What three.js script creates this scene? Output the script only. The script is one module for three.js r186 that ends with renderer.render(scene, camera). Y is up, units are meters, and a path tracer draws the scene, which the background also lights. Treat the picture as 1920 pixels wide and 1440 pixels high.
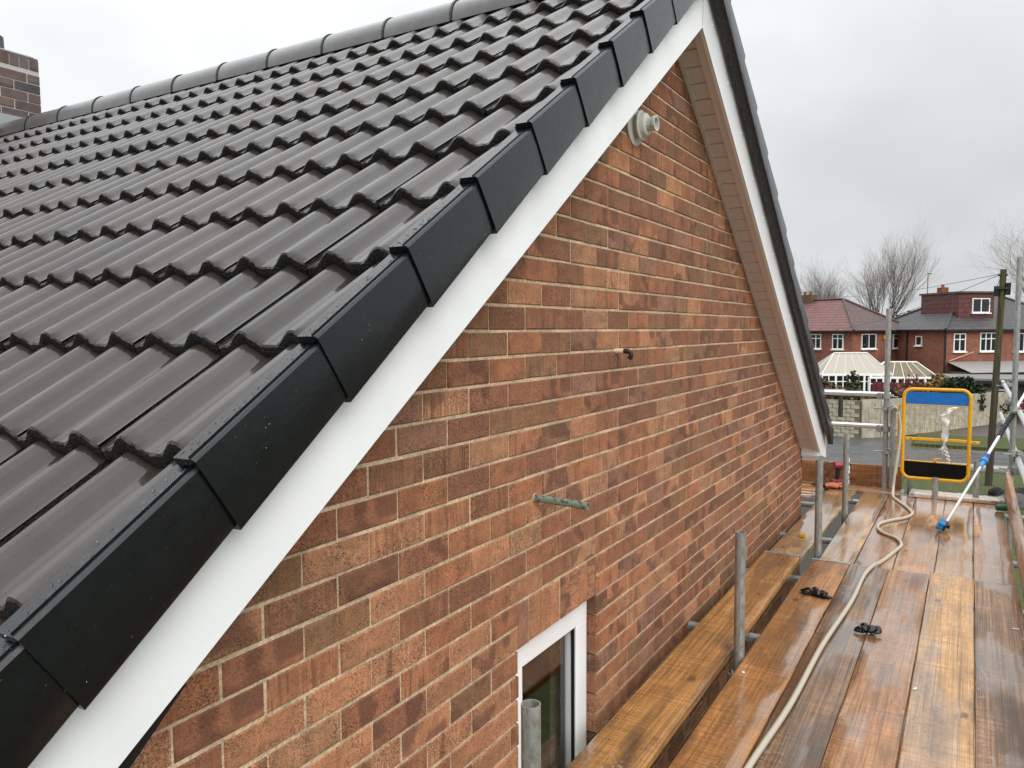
import * as THREE from 'three';
import { mergeGeometries, mergeVertices, toCreasedNormals } from 'three/addons/utils/BufferGeometryUtils.js';
import { RoundedBoxGeometry } from 'three/addons/geometries/RoundedBoxGeometry.js';

// ------------------------------------------------------------------ camera, sky, sun, exposure
const scene = new THREE.Scene();
const RAD = Math.PI / 180;
const camera = new THREE.PerspectiveCamera(52.8, 4 / 3, 0.05, 600);
camera.position.set(1.274, 5.8, 1.557);
camera.rotation.set(-3.952 * RAD, 30.779 * RAD, -0.33 * RAD, 'YXZ');
scene.add(camera);

const renderer = new THREE.WebGLRenderer({ antialias: true });
renderer.setSize(1024, 768);
renderer.toneMapping = THREE.LinearToneMapping;
renderer.toneMappingExposure = 1.3;
renderer.shadowMap.enabled = true;

// seeded noise helpers
function rng(seed) { let a = seed >>> 0; return () => { a = (a + 0x6D2B79F5) | 0; let t = Math.imul(a ^ (a >>> 15), 1 | a); t = (t + Math.imul(t ^ (t >>> 7), 61 | t)) ^ t; return ((t ^ (t >>> 14)) >>> 0) / 4294967296; }; }
function hash(x, y, s) { let h = Math.imul(x | 0, 374761393) + Math.imul(y | 0, 668265263) + Math.imul(s | 0, 974634599); h = Math.imul(h ^ (h >>> 13), 1274126177); return ((h ^ (h >>> 16)) >>> 0) / 4294967296; }
function vnoise(x, y, s, px = 0, py = 0) {
  const xi = Math.floor(x), yi = Math.floor(y); let fx = x - xi, fy = y - yi; fx = fx * fx * (3 - 2 * fx); fy = fy * fy * (3 - 2 * fy);
  const w = (v, p) => p ? ((v % p) + p) % p : v;
  const a = hash(w(xi, px), w(yi, py), s), b = hash(w(xi + 1, px), w(yi, py), s), c = hash(w(xi, px), w(yi + 1, py), s), d = hash(w(xi + 1, px), w(yi + 1, py), s);
  return (a + (b - a) * fx) * (1 - fy) + (c + (d - c) * fx) * fy;
}
function fbm(x, y, s, o = 4, px = 0, py = 0) { let v = 0, a = 0.5, t = 0; for (let i = 0; i < o; i++) { v += a * vnoise(x, y, s + i * 17, px, py); t += a; a *= 0.5; x *= 2; y *= 2; px *= 2; py *= 2; } return v / t; }
const clamp = (v, a = 0, b = 1) => Math.min(b, Math.max(a, v));
const smooth = (a, b, v) => { const t = clamp((v - a) / (b - a)); return t * t * (3 - 2 * t); };
const mix = (a, b, t) => a + (b - a) * t;
const mix3 = (a, b, t) => [mix(a[0], b[0], t), mix(a[1], b[1], t), mix(a[2], b[2], t)];

// overcast sky: dimmer at the horizon, brighter overhead, soft cloud banks all round
{
  const W = 1024, H = 512, d = new Float32Array(W * H * 4);
  for (let j = 0; j < H; j++) for (let i = 0; i < W; i++) {
    const el = (j + 0.5) / H * Math.PI - Math.PI / 2, az = ((i + 0.5) / W - 0.5) * 2 * Math.PI;
    const x = Math.cos(el) * Math.cos(az), z = Math.cos(el) * Math.sin(az), y = Math.sin(el);
    const up = Math.max(0, y);
    const k = 1 / (up + 0.35);
    const c = fbm(x * k * 1.6 + 7.3, z * k * 1.6 + 3.1, 5, 5) * 0.65 + fbm(x * k * 5 + 1.3, z * k * 5 + 9.1, 9, 4) * 0.35;
    let L = 0.548 + 1.55 * Math.pow(up, 2.5);
    L *= 1 + 0.24 * smooth(-0.1, 0.8, -x);
    L *= 0.91 + 0.18 * smooth(0.25, 0.75, c);
    if (y < 0) L = 0.3;
    const o = (j * W + i) * 4; d[o] = L * 0.972; d[o + 1] = L * 0.995; d[o + 2] = L * 1.012; d[o + 3] = 1;
  }
  const t = new THREE.DataTexture(d, W, H, THREE.RGBAFormat, THREE.FloatType);
  t.mapping = THREE.EquirectangularReflectionMapping; t.magFilter = THREE.LinearFilter; t.minFilter = THREE.LinearFilter; t.needsUpdate = true;
  scene.background = t; scene.environment = t;
}
// the sun behind cloud, a very large soft source
const sun = new THREE.DirectionalLight(0xfffaf3, 1.5);
sun.position.set(16, 18, 8); sun.target.position.set(0, 5, -3); scene.add(sun.target);
sun.castShadow = true; sun.shadow.radius = 60; sun.shadow.mapSize.set(2048, 2048);
Object.assign(sun.shadow.camera, { left: -14, right: 14, top: 14, bottom: -14, near: 1, far: 80 });
scene.add(sun);

// ------------------------------------------------------------------ helpers
const taken = {};
const numbered = (n) => { const k = taken[n] = (taken[n] ?? -1) + 1; return k ? n + '_' + String(k).padStart(3, '0') : n; };
function tag(o, label, category, group, kind) { o.userData.label = label; if (category) o.userData.category = category; if (group) o.userData.group = group; if (kind) o.userData.kind = kind; return o; }
function mesh(name, geo, mat, parent = scene) { const m = new THREE.Mesh(Array.isArray(geo) ? mergeGeometries(geo.map(plain)) : geo, mat); m.name = parent === scene ? numbered(name) : name; m.castShadow = m.receiveShadow = true; parent.add(m); return m; }
function plain(g) { const h = g.index ? g.toNonIndexed() : g; for (const k of Object.keys(h.attributes)) if (!['position', 'normal', 'uv'].includes(k)) h.deleteAttribute(k); h.clearGroups(); return h; }
function thing(name, pos, label, category, group) { const g = new THREE.Group(); g.name = numbered(name); g.position.set(...pos); scene.add(g); return tag(g, label, category, group); }
function struct(name, geo, mat, parent = scene) { const m = mesh(name, geo, mat, parent); m.userData.kind = 'structure'; return m; }
const V = (x, y, z) => new THREE.Vector3(x, y, z);
function boxUV(g) { // uv in metres from position by dominant normal
  const p = g.attributes.position, n = g.attributes.normal, uv = g.attributes.uv;
  for (let i = 0; i < p.count; i++) { const ax = Math.abs(n.getX(i)), ay = Math.abs(n.getY(i)), az = Math.abs(n.getZ(i)); if (ay >= ax && ay >= az) uv.setXY(i, p.getX(i), p.getZ(i)); else if (ax >= az) uv.setXY(i, p.getZ(i), p.getY(i)); else uv.setXY(i, p.getX(i), p.getY(i)); }
  return g;
}
function box(w, h, d, x = 0, y = 0, z = 0) { const g = new THREE.BoxGeometry(w, h, d); g.translate(x, y, z); return boxUV(g); }
function rbox(w, h, d, r, x = 0, y = 0, z = 0) { const g = new RoundedBoxGeometry(w, h, d, 2, r); g.translate(x, y, z); return boxUV(g); }
function tubeBetween(a, b, r, seg = 16, r2 = r, open = false) { const d = b.clone().sub(a), L = d.length(); const g = new THREE.CylinderGeometry(r2, r, L, seg, 1, open); const uv = g.attributes.uv; for (let i = 0; i < uv.count; i++) uv.setXY(i, uv.getX(i) * r * 6.283, uv.getY(i) * L); g.translate(0, L / 2, 0); g.applyQuaternion(new THREE.Quaternion().setFromUnitVectors(V(0, 1, 0), d.normalize())); g.translate(a.x, a.y, a.z); return g; }
function pipeGeo(a, b, R, r, seg = 28) { // hollow tube with a visible rim
  const d = b.clone().sub(a), L = d.length();
  const pts = [[r, 0], [R, 0], [R, L], [r, L], [r, 0]].map(([x, y]) => new THREE.Vector2(x, y));
  const g = new THREE.LatheGeometry([pts[0], pts[1], pts[1].clone(), pts[2], pts[2].clone(), pts[3], pts[3].clone(), pts[4]], seg);
  const c = toCreasedNormals(g, 0.6); const uv = c.attributes.uv, p = c.attributes.position; for (let i = 0; i < uv.count; i++) uv.setXY(i, uv.getX(i) * R * 6.283, p.getY(i));
  c.applyQuaternion(new THREE.Quaternion().setFromUnitVectors(V(0, 1, 0), d.normalize())); c.translate(a.x, a.y, a.z); return c;
}
function quadGeo(a, b, c, d, uvs) { const g = new THREE.BufferGeometry(); g.setAttribute('position', new THREE.Float32BufferAttribute([...a, ...b, ...c, ...a, ...c, ...d], 3)); const u = uvs || [[0, 0], [1, 0], [1, 1], [0, 1]]; g.setAttribute('uv', new THREE.Float32BufferAttribute([...u[0], ...u[1], ...u[2], ...u[0], ...u[2], ...u[3]], 2)); g.computeVertexNormals(); return g; }
function prism(profile, z0, z1, caps = true) { // closed counter-clockwise (x,y) profile swept along z
  const pos = [], uv = [], n = profile.length; let s = 0;
  for (let i = 0; i < n; i++) { const a = profile[i], b = profile[(i + 1) % n], l = Math.hypot(b[0] - a[0], b[1] - a[1]);
    pos.push(a[0], a[1], z1, b[0], b[1], z0, b[0], b[1], z1, a[0], a[1], z1, a[0], a[1], z0, b[0], b[1], z0);
    uv.push(s, z1, s + l, z0, s + l, z1, s, z1, s, z0, s + l, z0); s += l; }
  if (caps) { const tri = THREE.ShapeUtils.triangulateShape(profile.map((p) => new THREE.Vector2(...p)), []); for (const [a, b, c] of tri) { for (const k of [a, b, c]) { pos.push(profile[k][0], profile[k][1], z1); uv.push(...profile[k]); } for (const k of [a, c, b]) { pos.push(profile[k][0], profile[k][1], z0); uv.push(...profile[k]); } } }
  const g = new THREE.BufferGeometry(); g.setAttribute('position', new THREE.Float32BufferAttribute(pos, 3)); g.setAttribute('uv', new THREE.Float32BufferAttribute(uv, 2)); g.computeVertexNormals(); return g;
}
function extrudeZY(pts, x0, x1, holes = []) { // polygon given as [z, y], thick from x0 to x1
  const s = new THREE.Shape(pts.map(([z, y]) => new THREE.Vector2(-z, y))); for (const h of holes) s.holes.push(new THREE.Path(h.map(([z, y]) => new THREE.Vector2(-z, y))));
  const g = new THREE.ExtrudeGeometry(s, { depth: x1 - x0, bevelEnabled: false }); g.rotateY(Math.PI / 2); g.translate(x0, 0, 0); return g;
}
function tex(w, h, fn, srgb = true, rx = 1, ry = 1) {
  const d = new Uint8Array(w * h * 4);
  for (let j = 0; j < h; j++) for (let i = 0; i < w; i++) { const c = fn(i, j, w, h), o = (j * w + i) * 4; if (typeof c === 'number') { d[o] = d[o + 1] = d[o + 2] = clamp(c, 0, 255); } else { d[o] = clamp(c[0], 0, 255); d[o + 1] = clamp(c[1], 0, 255); d[o + 2] = clamp(c[2], 0, 255); } d[o + 3] = 255; }
  const t = new THREE.DataTexture(d, w, h); t.wrapS = t.wrapT = THREE.RepeatWrapping; t.magFilter = THREE.LinearFilter; t.minFilter = THREE.LinearMipmapLinearFilter; t.generateMipmaps = true; if (srgb) t.colorSpace = THREE.SRGBColorSpace; t.repeat.set(rx, ry); t.needsUpdate = true; return t;
}
const std = (o) => new THREE.MeshStandardMaterial({ roughness: 0.7, ...o });
const phys = (o) => new THREE.MeshPhysicalMaterial({ roughness: 0.5, ...o });

// ------------------------------------------------------------------ materials
const mortarMat = std({ roughness: 0.95, bumpScale: 0.003,
  map: tex(512, 512, (i, j) => { const n = fbm(i / 8, j / 8, 21, 4, 64, 64), m = fbm(i / 64, j / 64, 22, 3, 8, 8), g = hash(i, j, 3); const v = 0.72 + 0.35 * n + 0.25 * (m - 0.5) + 0.12 * (g - 0.5); return [214 * v, 190 * v, 158 * v]; }, true, 2.5, 2.5),
  bumpMap: tex(256, 256, (i, j) => 255 * fbm(i / 4, j / 4, 23, 4, 64, 64), false, 4, 4) });

// brick faces: an atlas of 8 x 20 different faces
const AC = 8, AR = 20, CW = 256, CH = 102;
const PAL = { // base, speckle, streak
  sand: [[182, 130, 96], [82, 56, 42], [206, 166, 132]], red: [[138, 92, 68], [80, 52, 40], [166, 124, 96]], orange: [[164, 108, 76], [86, 56, 42], [188, 138, 106]],
  dark: [[112, 80, 60], [66, 48, 38], [152, 114, 86]], mauve: [[136, 104, 90], [76, 58, 50], [170, 138, 120]], ochre: [[150, 108, 64], [92, 66, 42], [178, 138, 90]], olive: [[124, 96, 70], [70, 56, 40], [160, 130, 98]], buff: [[168, 128, 98], [80, 60, 46], [196, 164, 132]] };
const cellType = []; { const r = rng(77); const bag = ['sand', 'sand', 'sand', 'sand', 'red', 'red', 'red', 'orange', 'orange', 'dark', 'dark', 'red', 'mauve', 'orange', 'buff', 'buff', 'olive', 'ochre', 'red', 'sand']; for (let k = 0; k < AC * AR; k++) cellType.push(bag[Math.floor(r() * bag.length)]); }
const bw = CW * AC, bh = CH * AR + 8;
const brickBump = new Float32Array(bw * bh);
const brickMap = tex(bw, bh, (i, j) => {
  const ci = Math.floor(i / CW), cj = Math.min(AR - 1, Math.floor(j / CH)), k = cj * AC + ci, lx = (i - ci * CW) / CW, ly = (j - cj * CH) / CH;
  const [b0, spk, stk] = PAL[cellType[k]], tone = 0.93 + 0.14 * hash(k, 9, 4), base = mix3(b0, [158, 101, 67], 0.42).map((v) => v * tone * 0.97); const s0 = k * 31;
  const speck = hash(k, 1, 4), streak = hash(k, 2, 4), blot = hash(k, 3, 4);
  const X = lx * 215, Y = ly * 73; // millimetres
  const big = fbm(X / 60 + k * 3.1, Y / 40, s0, 3), mid = fbm(X / 14, Y / 14, s0 + 5, 3);
  let c = base.map((v) => v * (0.84 + 0.34 * big + 0.14 * (mid - 0.5)));
  const st = fbm(X / 5.5 + k * 7, Y / 130, s0 + 9, 3); // drag marks running down the face
  c = mix3(c, stk, smooth(0.46, 0.78, st) * (0.08 + 0.62 * streak * streak));
  c = mix3(c, spk, smooth(0.55, 0.85, fbm(X / 11 + k * 5, Y / 170, s0 + 12, 2)) * (0.05 + 0.5 * streak * streak));
  const g1 = vnoise(X / 2.1, Y / 2.1, s0 + 2), g2 = vnoise(X / 4.6, Y / 4.6, s0 + 3), gm = smooth(0.3, 0.7, fbm(X / 50 + 3, Y / 45, s0 + 33, 2));
  const pit = smooth(0.46, 0.74, g1 * 0.62 + g2 * 0.38) * (0.55 + 0.45 * speck) * (0.5 + 0.5 * gm);
  c = mix3(c, spk, pit * 0.86); c = mix3(c, stk, smooth(0.58, 0.85, vnoise(X / 2.5 + 40, Y / 2.5, s0 + 7)) * 0.5 * (0.3 + 0.7 * gm));
  if (blot > 0.7) { const b = smooth(0.52, 0.68, fbm(X / 75 + k, Y / 60 + 5, s0 + 41, 2)); c = mix3(c, [78, 50, 40], b * 0.45); }
  const ex = Math.min(X, 215 - X), ey = Math.min(Y, 73 - Y), ed = Math.min(ex, ey) + 3 * (mid - 0.5);
  if (ed < 2.2) c = mix3(c, [186, 150, 112], smooth(2.2, 0.2, ed) * 0.4 * hash(Math.floor(X / 9), Math.floor(Y / 9), s0));
  brickBump[j * bw + i] = 0.62 + 0.25 * (mid - 0.5) - 0.5 * pit + 0.12 * (g2 - 0.5) + 0.12 * (st - 0.5);
  return c;
});
const brickMat = std({ roughness: 0.9, map: brickMap, bumpMap: tex(bw, bh, (i, j) => 255 * clamp(brickBump[j * bw + i]), false), bumpScale: 0.0032 });

// scaffold boards: an atlas of 16 strips, grain along v
const WS = 16, SW = 128, WL = 2048;
const WOOD = [ // base, dark, wetness, grain strength
  [[190, 136, 76], [112, 80, 48], 0.3, 0.7], [[188, 132, 76], [118, 78, 48], 0.35, 0.7], [[150, 116, 86], [88, 66, 50], 0.5, 1.0], [[190, 140, 98], [124, 86, 60], 0.5, 0.75],
  [[216, 170, 116], [148, 108, 70], 0.4, 0.65], [[178, 138, 102], [98, 74, 56], 0.4, 1.0], [[194, 156, 110], [122, 94, 64], 0.9, 0.5], [[208, 166, 118], [144, 106, 72], 0.95, 0.45],
  [[198, 148, 108], [134, 92, 66], 1.0, 0.5], [[202, 152, 110], [132, 92, 66], 0.95, 0.5], [[208, 160, 112], [146, 104, 70], 0.95, 0.5], [[208, 158, 116], [142, 100, 74], 0.9, 0.6],
  [[182, 126, 78], [114, 72, 44], 0.5, 0.7], [[198, 142, 90], [140, 94, 58], 0.4, 0.6], [[226, 204, 180], [170, 142, 122], 0.7, 0.5], [[170, 114, 68], [106, 68, 42], 0.5, 0.8]];
const woodF = new Float32Array(SW * WS * WL), woodB = new Float32Array(SW * WS * WL), woodR = new Float32Array(SW * WS * WL);
const knots = []; { const r = rng(5); for (let k = 0; k < WS; k++) { const a = []; for (let q = 0; q < 3; q++) a.push([r() * 0.9 + 0.05, r() * 3.9, 0.007 + r() * 0.012]); knots.push(a); } }
const woodMap = tex(SW * WS, WL, (i, j) => {
  const k = Math.floor(i / SW), x = (i - k * SW) / SW * 0.225, y = j / WL * 3.9, s0 = 300 + k * 13; const [base, dk, wet, gs] = WOOD[k];
  let warp = 0.012 * (fbm(x * 6, y * 1.1, s0, 3) - 0.5), kn = 0;
  for (const [kx, ky, kr] of knots[k]) { const dx = x - kx * 0.225, dy = (y - ky) * 0.55, d = Math.hypot(dx, dy); warp += 0.012 * Math.exp(-d * d / (kr * kr * 5)) * Math.sign(dx || 1) * clamp(Math.abs(dx) / kr); kn = Math.max(kn, smooth(kr * 1.35, kr * 0.4, d * (0.7 + 0.6 * vnoise(x * 160, y * 60, s0 + 2)))); }
  const xx = x + warp, g = fbm(xx * 230, y * 2.2, s0 + 3, 3), g2 = fbm(xx * 620, y * 6, s0 + 4, 2), ring = 0.5 + 0.5 * Math.sin((xx + 0.02 * fbm(x * 9, y * 0.7, s0 + 8, 2)) * 420);
  const stain = fbm(x * 9 + k, y * 1.9, s0 + 6, 4), st2 = fbm(x * 30, y * 9, s0 + 7, 4), saw = vnoise(x * 3, y * 160, s0 + 15);
  let c = mix3(base, dk, clamp(gs * (0.75 * smooth(0.35, 0.75, g) + 0.25 * ring * g2) * 0.8));
  c = mix3(c, dk, smooth(0.52, 0.72, stain) * 0.55); c = mix3(c, [66, 56, 50], smooth(0.58, 0.8, st2 * 0.35 + stain * 0.65) * 0.4);
  c = mix3(c, [84, 52, 32], kn * 0.6); c = c.map((v) => v * (0.82 + 0.3 * saw * vnoise(x * 12, y * 7, s0 + 17) + 0.1 * vnoise(x * 90, y * 25, s0 + 18) + 0.08 * (g2 - 0.5)));
  c = mix3(c, [52, 38, 30], smooth(0.7, 0.77, fbm(xx * 420 + 11, y * 0.9, s0 + 31, 2)) * 0.55 * gs); c = mix3(c, [70, 60, 54], smooth(0.76, 0.84, vnoise(x * 260, y * 260, s0 + 33)) * smooth(0.4, 0.65, vnoise(x * 22, y * 5, s0 + 34)) * 0.6);
  c = mix3(c, [168, 158, 146], smooth(0.8, 0.86, vnoise(x * 70 + 5, y * 70, s0 + 36)) * smooth(0.55, 0.75, vnoise(x * 8, y * 3, s0 + 37)) * 0.6);
  if (hash(i, j, s0) > 0.9985) c = mix3(c, [230, 212, 184], 0.7);
  const w = fbm(x * 7 + 3, y * 1.5 + k * 2, s0 + 21, 4) + 0.12 * (st2 - 0.5), film = smooth(0.62 - 0.42 * wet, 0.74 - 0.42 * wet, w);
  c = c.map((v) => v * (1 - 0.1 * film));
  woodF[j * SW * WS + i] = mix(0.35 * wet, 1, film);
  woodR[j * SW * WS + i] = mix(0.46 + 0.12 * (g - 0.5), 0.1 + 0.14 * (1 - wet), film);
  woodB[j * SW * WS + i] = clamp(0.5 + 0.5 * (0.6 * (g - 0.5) * gs + 0.35 * (g2 - 0.5) * gs + 0.25 * (saw - 0.5)) * (1 - 0.72 * film) - 0.2 * kn + 0.1 * (stain - 0.5));
  return c;
});
const woodMat = phys({ map: woodMap, roughness: 1, clearcoat: 1, clearcoatRoughness: 0.15, clearcoatMap: tex(SW * WS, WL, (i, j) => 255 * woodF[j * SW * WS + i], false), roughnessMap: tex(SW * WS, WL, (i, j) => 255 * woodR[j * SW * WS + i], false), bumpMap: tex(SW * WS, WL, (i, j) => 255 * woodB[j * SW * WS + i], false), bumpScale: 0.0022 });

const tileTop = phys({ color: 0xffffff, roughness: 0.42, bumpScale: 0.0005, specularIntensity: 0.4, clearcoat: 0.55, clearcoatRoughness: 0.07,
  map: tex(512, 512, (i, j) => { const a = fbm(i / 50, j / 50, 41, 4, 10.24, 10.24), b = fbm(i / 5, j / 5, 42, 3), g = hash(i, j, 5); const v = 0.86 + 0.22 * a + 0.1 * (b - 0.5) + 0.05 * (g - 0.5); const d = hash(i, j, 8) > 0.9988 ? 0.55 : 1; return [53 * v * d, 46 * v * d, 42 * v * d]; }, true, 2, 2),
  roughnessMap: tex(256, 256, (i, j) => 255 * clamp(0.78 + 0.5 * (fbm(i / 24, j / 24, 43, 4) - 0.5)), false, 1.5, 1.5),
  bumpMap: tex(256, 256, (i, j) => 255 * fbm(i / 3, j / 3, 44, 3), false, 5, 5) });
const tileTail = std({ roughness: 0.85, bumpScale: 0.006, map: tex(256, 256, (i, j) => { const v = 0.6 + 0.8 * fbm(i / 6, j / 6, 45, 4); return [24 * v, 23 * v, 22 * v]; }, true, 6, 6), bumpMap: tex(256, 256, (i, j) => 255 * fbm(i / 5, j / 5, 46, 4), false, 5, 5) });
const ridgeMat = phys({ roughness: 0.4, clearcoat: 0.7, clearcoatRoughness: 0.2, bumpScale: 0.0006, map: tex(256, 256, (i, j) => { const v = 0.86 + 0.26 * fbm(i / 22, j / 22, 47, 4); return [82 * v, 81 * v, 81 * v]; }, true, 2, 2), bumpMap: tileTop.bumpMap });
const vergeMat = phys({ roughness: 0.3, bumpScale: 0.0004, map: tex(512, 512, (i, j) => { const v = 0.85 + 0.3 * fbm(i / 40, j / 40, 51, 4), g = hash(i, j, 6) > 0.9992 ? 2.2 : 1; const sc = fbm(i / 90 + j / 300, j / 3, 52, 2); const s = smooth(0.74, 0.82, sc) * 5; return [13 * v * g + s, 15 * v * g + s, 19 * v * g + s]; }, true, 3, 3),
  roughnessMap: tex(256, 256, (i, j) => 255 * clamp(0.9 + 0.35 * (fbm(i / 20, j / 20, 53, 4) - 0.5)), false, 3, 3), bumpMap: tex(256, 256, (i, j) => 255 * fbm(i / 18, j / 18, 54, 4), false, 3, 3) });
const whitePvc = phys({ roughness: 0.3, bumpScale: 0.0004, map: tex(256, 256, (i, j) => { const v = 0.965 + 0.05 * fbm(i / 40, j / 40, 55, 3); return [242 * v, 245 * v, 248 * v]; }, true, 1, 1), bumpMap: tex(128, 128, (i, j) => 255 * fbm(i / 20, j / 20, 56, 3), false, 2, 2) });
const brownPvc = phys({ color: 0xdcd6d6, roughness: 0.38 });
const blackPlastic = phys({ color: 0x121315, roughness: 0.42 });
const galv = std({ metalness: 0.45, roughness: 0.55, bumpScale: 0.0006,
  map: tex(512, 512, (i, j) => { const a = fbm(i / 24, j / 60, 61, 4), b = fbm(i / 6, j / 9, 62, 3), r = smooth(0.62, 0.8, fbm(i / 30 + 9, j / 44, 63, 4)); const v = 0.78 + 0.4 * a + 0.14 * (b - 0.5); return mix3([158 * v, 161 * v, 158 * v], [128, 108, 86], r * 0.35); }, true, 3, 3),
  roughnessMap: tex(256, 256, (i, j) => 255 * clamp(0.8 + 0.7 * (fbm(i / 16, j / 26, 64, 4) - 0.5)), false, 3, 3), bumpMap: tex(256, 256, (i, j) => 255 * fbm(i / 6, j / 10, 65, 4), false, 4, 4) });
const galvBright = std({ color: 0xd9dcdd, metalness: 0.8, roughness: 0.32, bumpScale: 0.0004, bumpMap: galv.bumpMap });
const steelDark = std({ color: 0x4a4743, metalness: 0.7, roughness: 0.55 });
const darkMat = std({ color: 0x14120f, roughness: 0.95 });
const glassMat = phys({ color: 0xffffff, roughness: 0.02, transmission: 1, thickness: 0, ior: 1.52 });
const plaster = std({ color: 0x8c8378, roughness: 0.95 });

// ------------------------------------------------------------------ ground and roads
const grassTex = tex(512, 512, (i, j) => { const a = fbm(i / 40, j / 40, 71, 4, 12.8, 12.8), b = fbm(i / 3, j / 3, 72, 3), m = smooth(0.58, 0.75, fbm(i / 26, j / 26, 73, 4)); const v = 0.6 + 0.8 * b; return mix3([(54 + 24 * a) * v, (66 + 20 * a) * v, 32 * v], [92 * v, 80 * v, 58 * v], m * 0.55); }, true, 0.35, 0.35);
const grassMat = std({ map: grassTex, roughness: 0.95, bumpMap: tex(256, 256, (i, j) => 255 * fbm(i / 3, j / 3, 74, 4), false, 0.7, 0.7), bumpScale: 0.05 });
const roadMat = phys({ map: tex(512, 512, (i, j) => { const v = 0.8 + 0.3 * fbm(i / 70, j / 70, 75, 4) + 0.2 * (hash(i, j, 7) - 0.5); return [80 * v, 81 * v, 83 * v]; }, true, 0.2, 0.2), roughness: 0.55, roughnessMap: tex(512, 512, (i, j) => { const w = fbm(i / 90, j / 40, 76, 4, 5.68, 12.8); return 255 * mix(1, 0.32, smooth(0.5, 0.62, w)); }, false, 0.12, 0.12), bumpScale: 0.01, bumpMap: tex(256, 256, (i, j) => 255 * hash(i, j, 11), false, 2, 2) });
const paveMat = std({ map: tex(256, 256, (i, j) => { const v = 0.82 + 0.3 * fbm(i / 20, j / 20, 77, 4); return [168 * v, 165 * v, 160 * v]; }, true, 0.5, 0.5), roughness: 0.75 });
function sheet(name, pts, y, mat) { const s = new THREE.Shape(pts.map(([x, z]) => new THREE.Vector2(x, -z))); const g = new THREE.ShapeGeometry(s); g.rotateX(-Math.PI / 2); g.translate(0, y, 0); return struct(name, g, mat); }
tag(sheet('ground', [[-300, 60], [300, 60], [300, -320], [-300, -320]], 0, std({ map: grassTex, color: 0xb8a890, roughness: 0.95 })), 'rough grass and soil around the houses');
tag(sheet('yard', [[-14, 8], [-0.9, 8], [-0.9, -31], [-14, -31]], 0.004, std({ map: paveMat.map, color: 0x45433f, roughness: 0.8 })), 'paved drive beside the house under repair, coloured dark as shade below the deck');  // drive colour darkened to stand for the shade seen through deck gaps
tag(sheet('road', [[-80, -31], [-0.9, -31], [-0.9, -34.6], [80, -37.6], [80, -42.6], [3.0, -41.2], [-1.2, -40.5], [-1.25, -44.2], [-80, -44.2]], 0.008, roadMat), 'wet grey asphalt road behind the scaffold');
tag(sheet('footpath', [[-1.25, -43.4], [1.5, -45.5], [6, -48], [40, -52], [40, -60], [8, -60], [2.4, -53.4], [-0.3, -48.2], [-1.25, -46.4]], 0.012, std({ map: paveMat.map, color: 0x77726c, roughness: 0.6 })), 'grey path along the concrete wall');
{ // pale kerb strip on the near side and dark kerb stones of the far verge
  const k = struct('kerb', [box(24, 0.12, 0.9, 12.5, 0.06, -35.3)].map((g) => { g.rotateY(0.037); return g; }), std({ map: paveMat.map, color: 0xe6e4e0, roughness: 0.6 })); tag(k, 'pale pavement kerb on the near side of the road');
  const g = struct('grass_verge', [box(40, 0.14, 4.4, 20, 0.07, 0)].map((q) => { q.rotateY(0.03); q.translate(-1.15, 0, -43.3); return q; }), grassMat); tag(g, 'strip of green grass between road and concrete wall');
}
tag(sheet('lawn', [[-0.85, -34.4], [40, -36.2], [40, 8], [-0.85, 8]], 0.01, grassMat), 'green lawn below the scaffold beside the pole');

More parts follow.
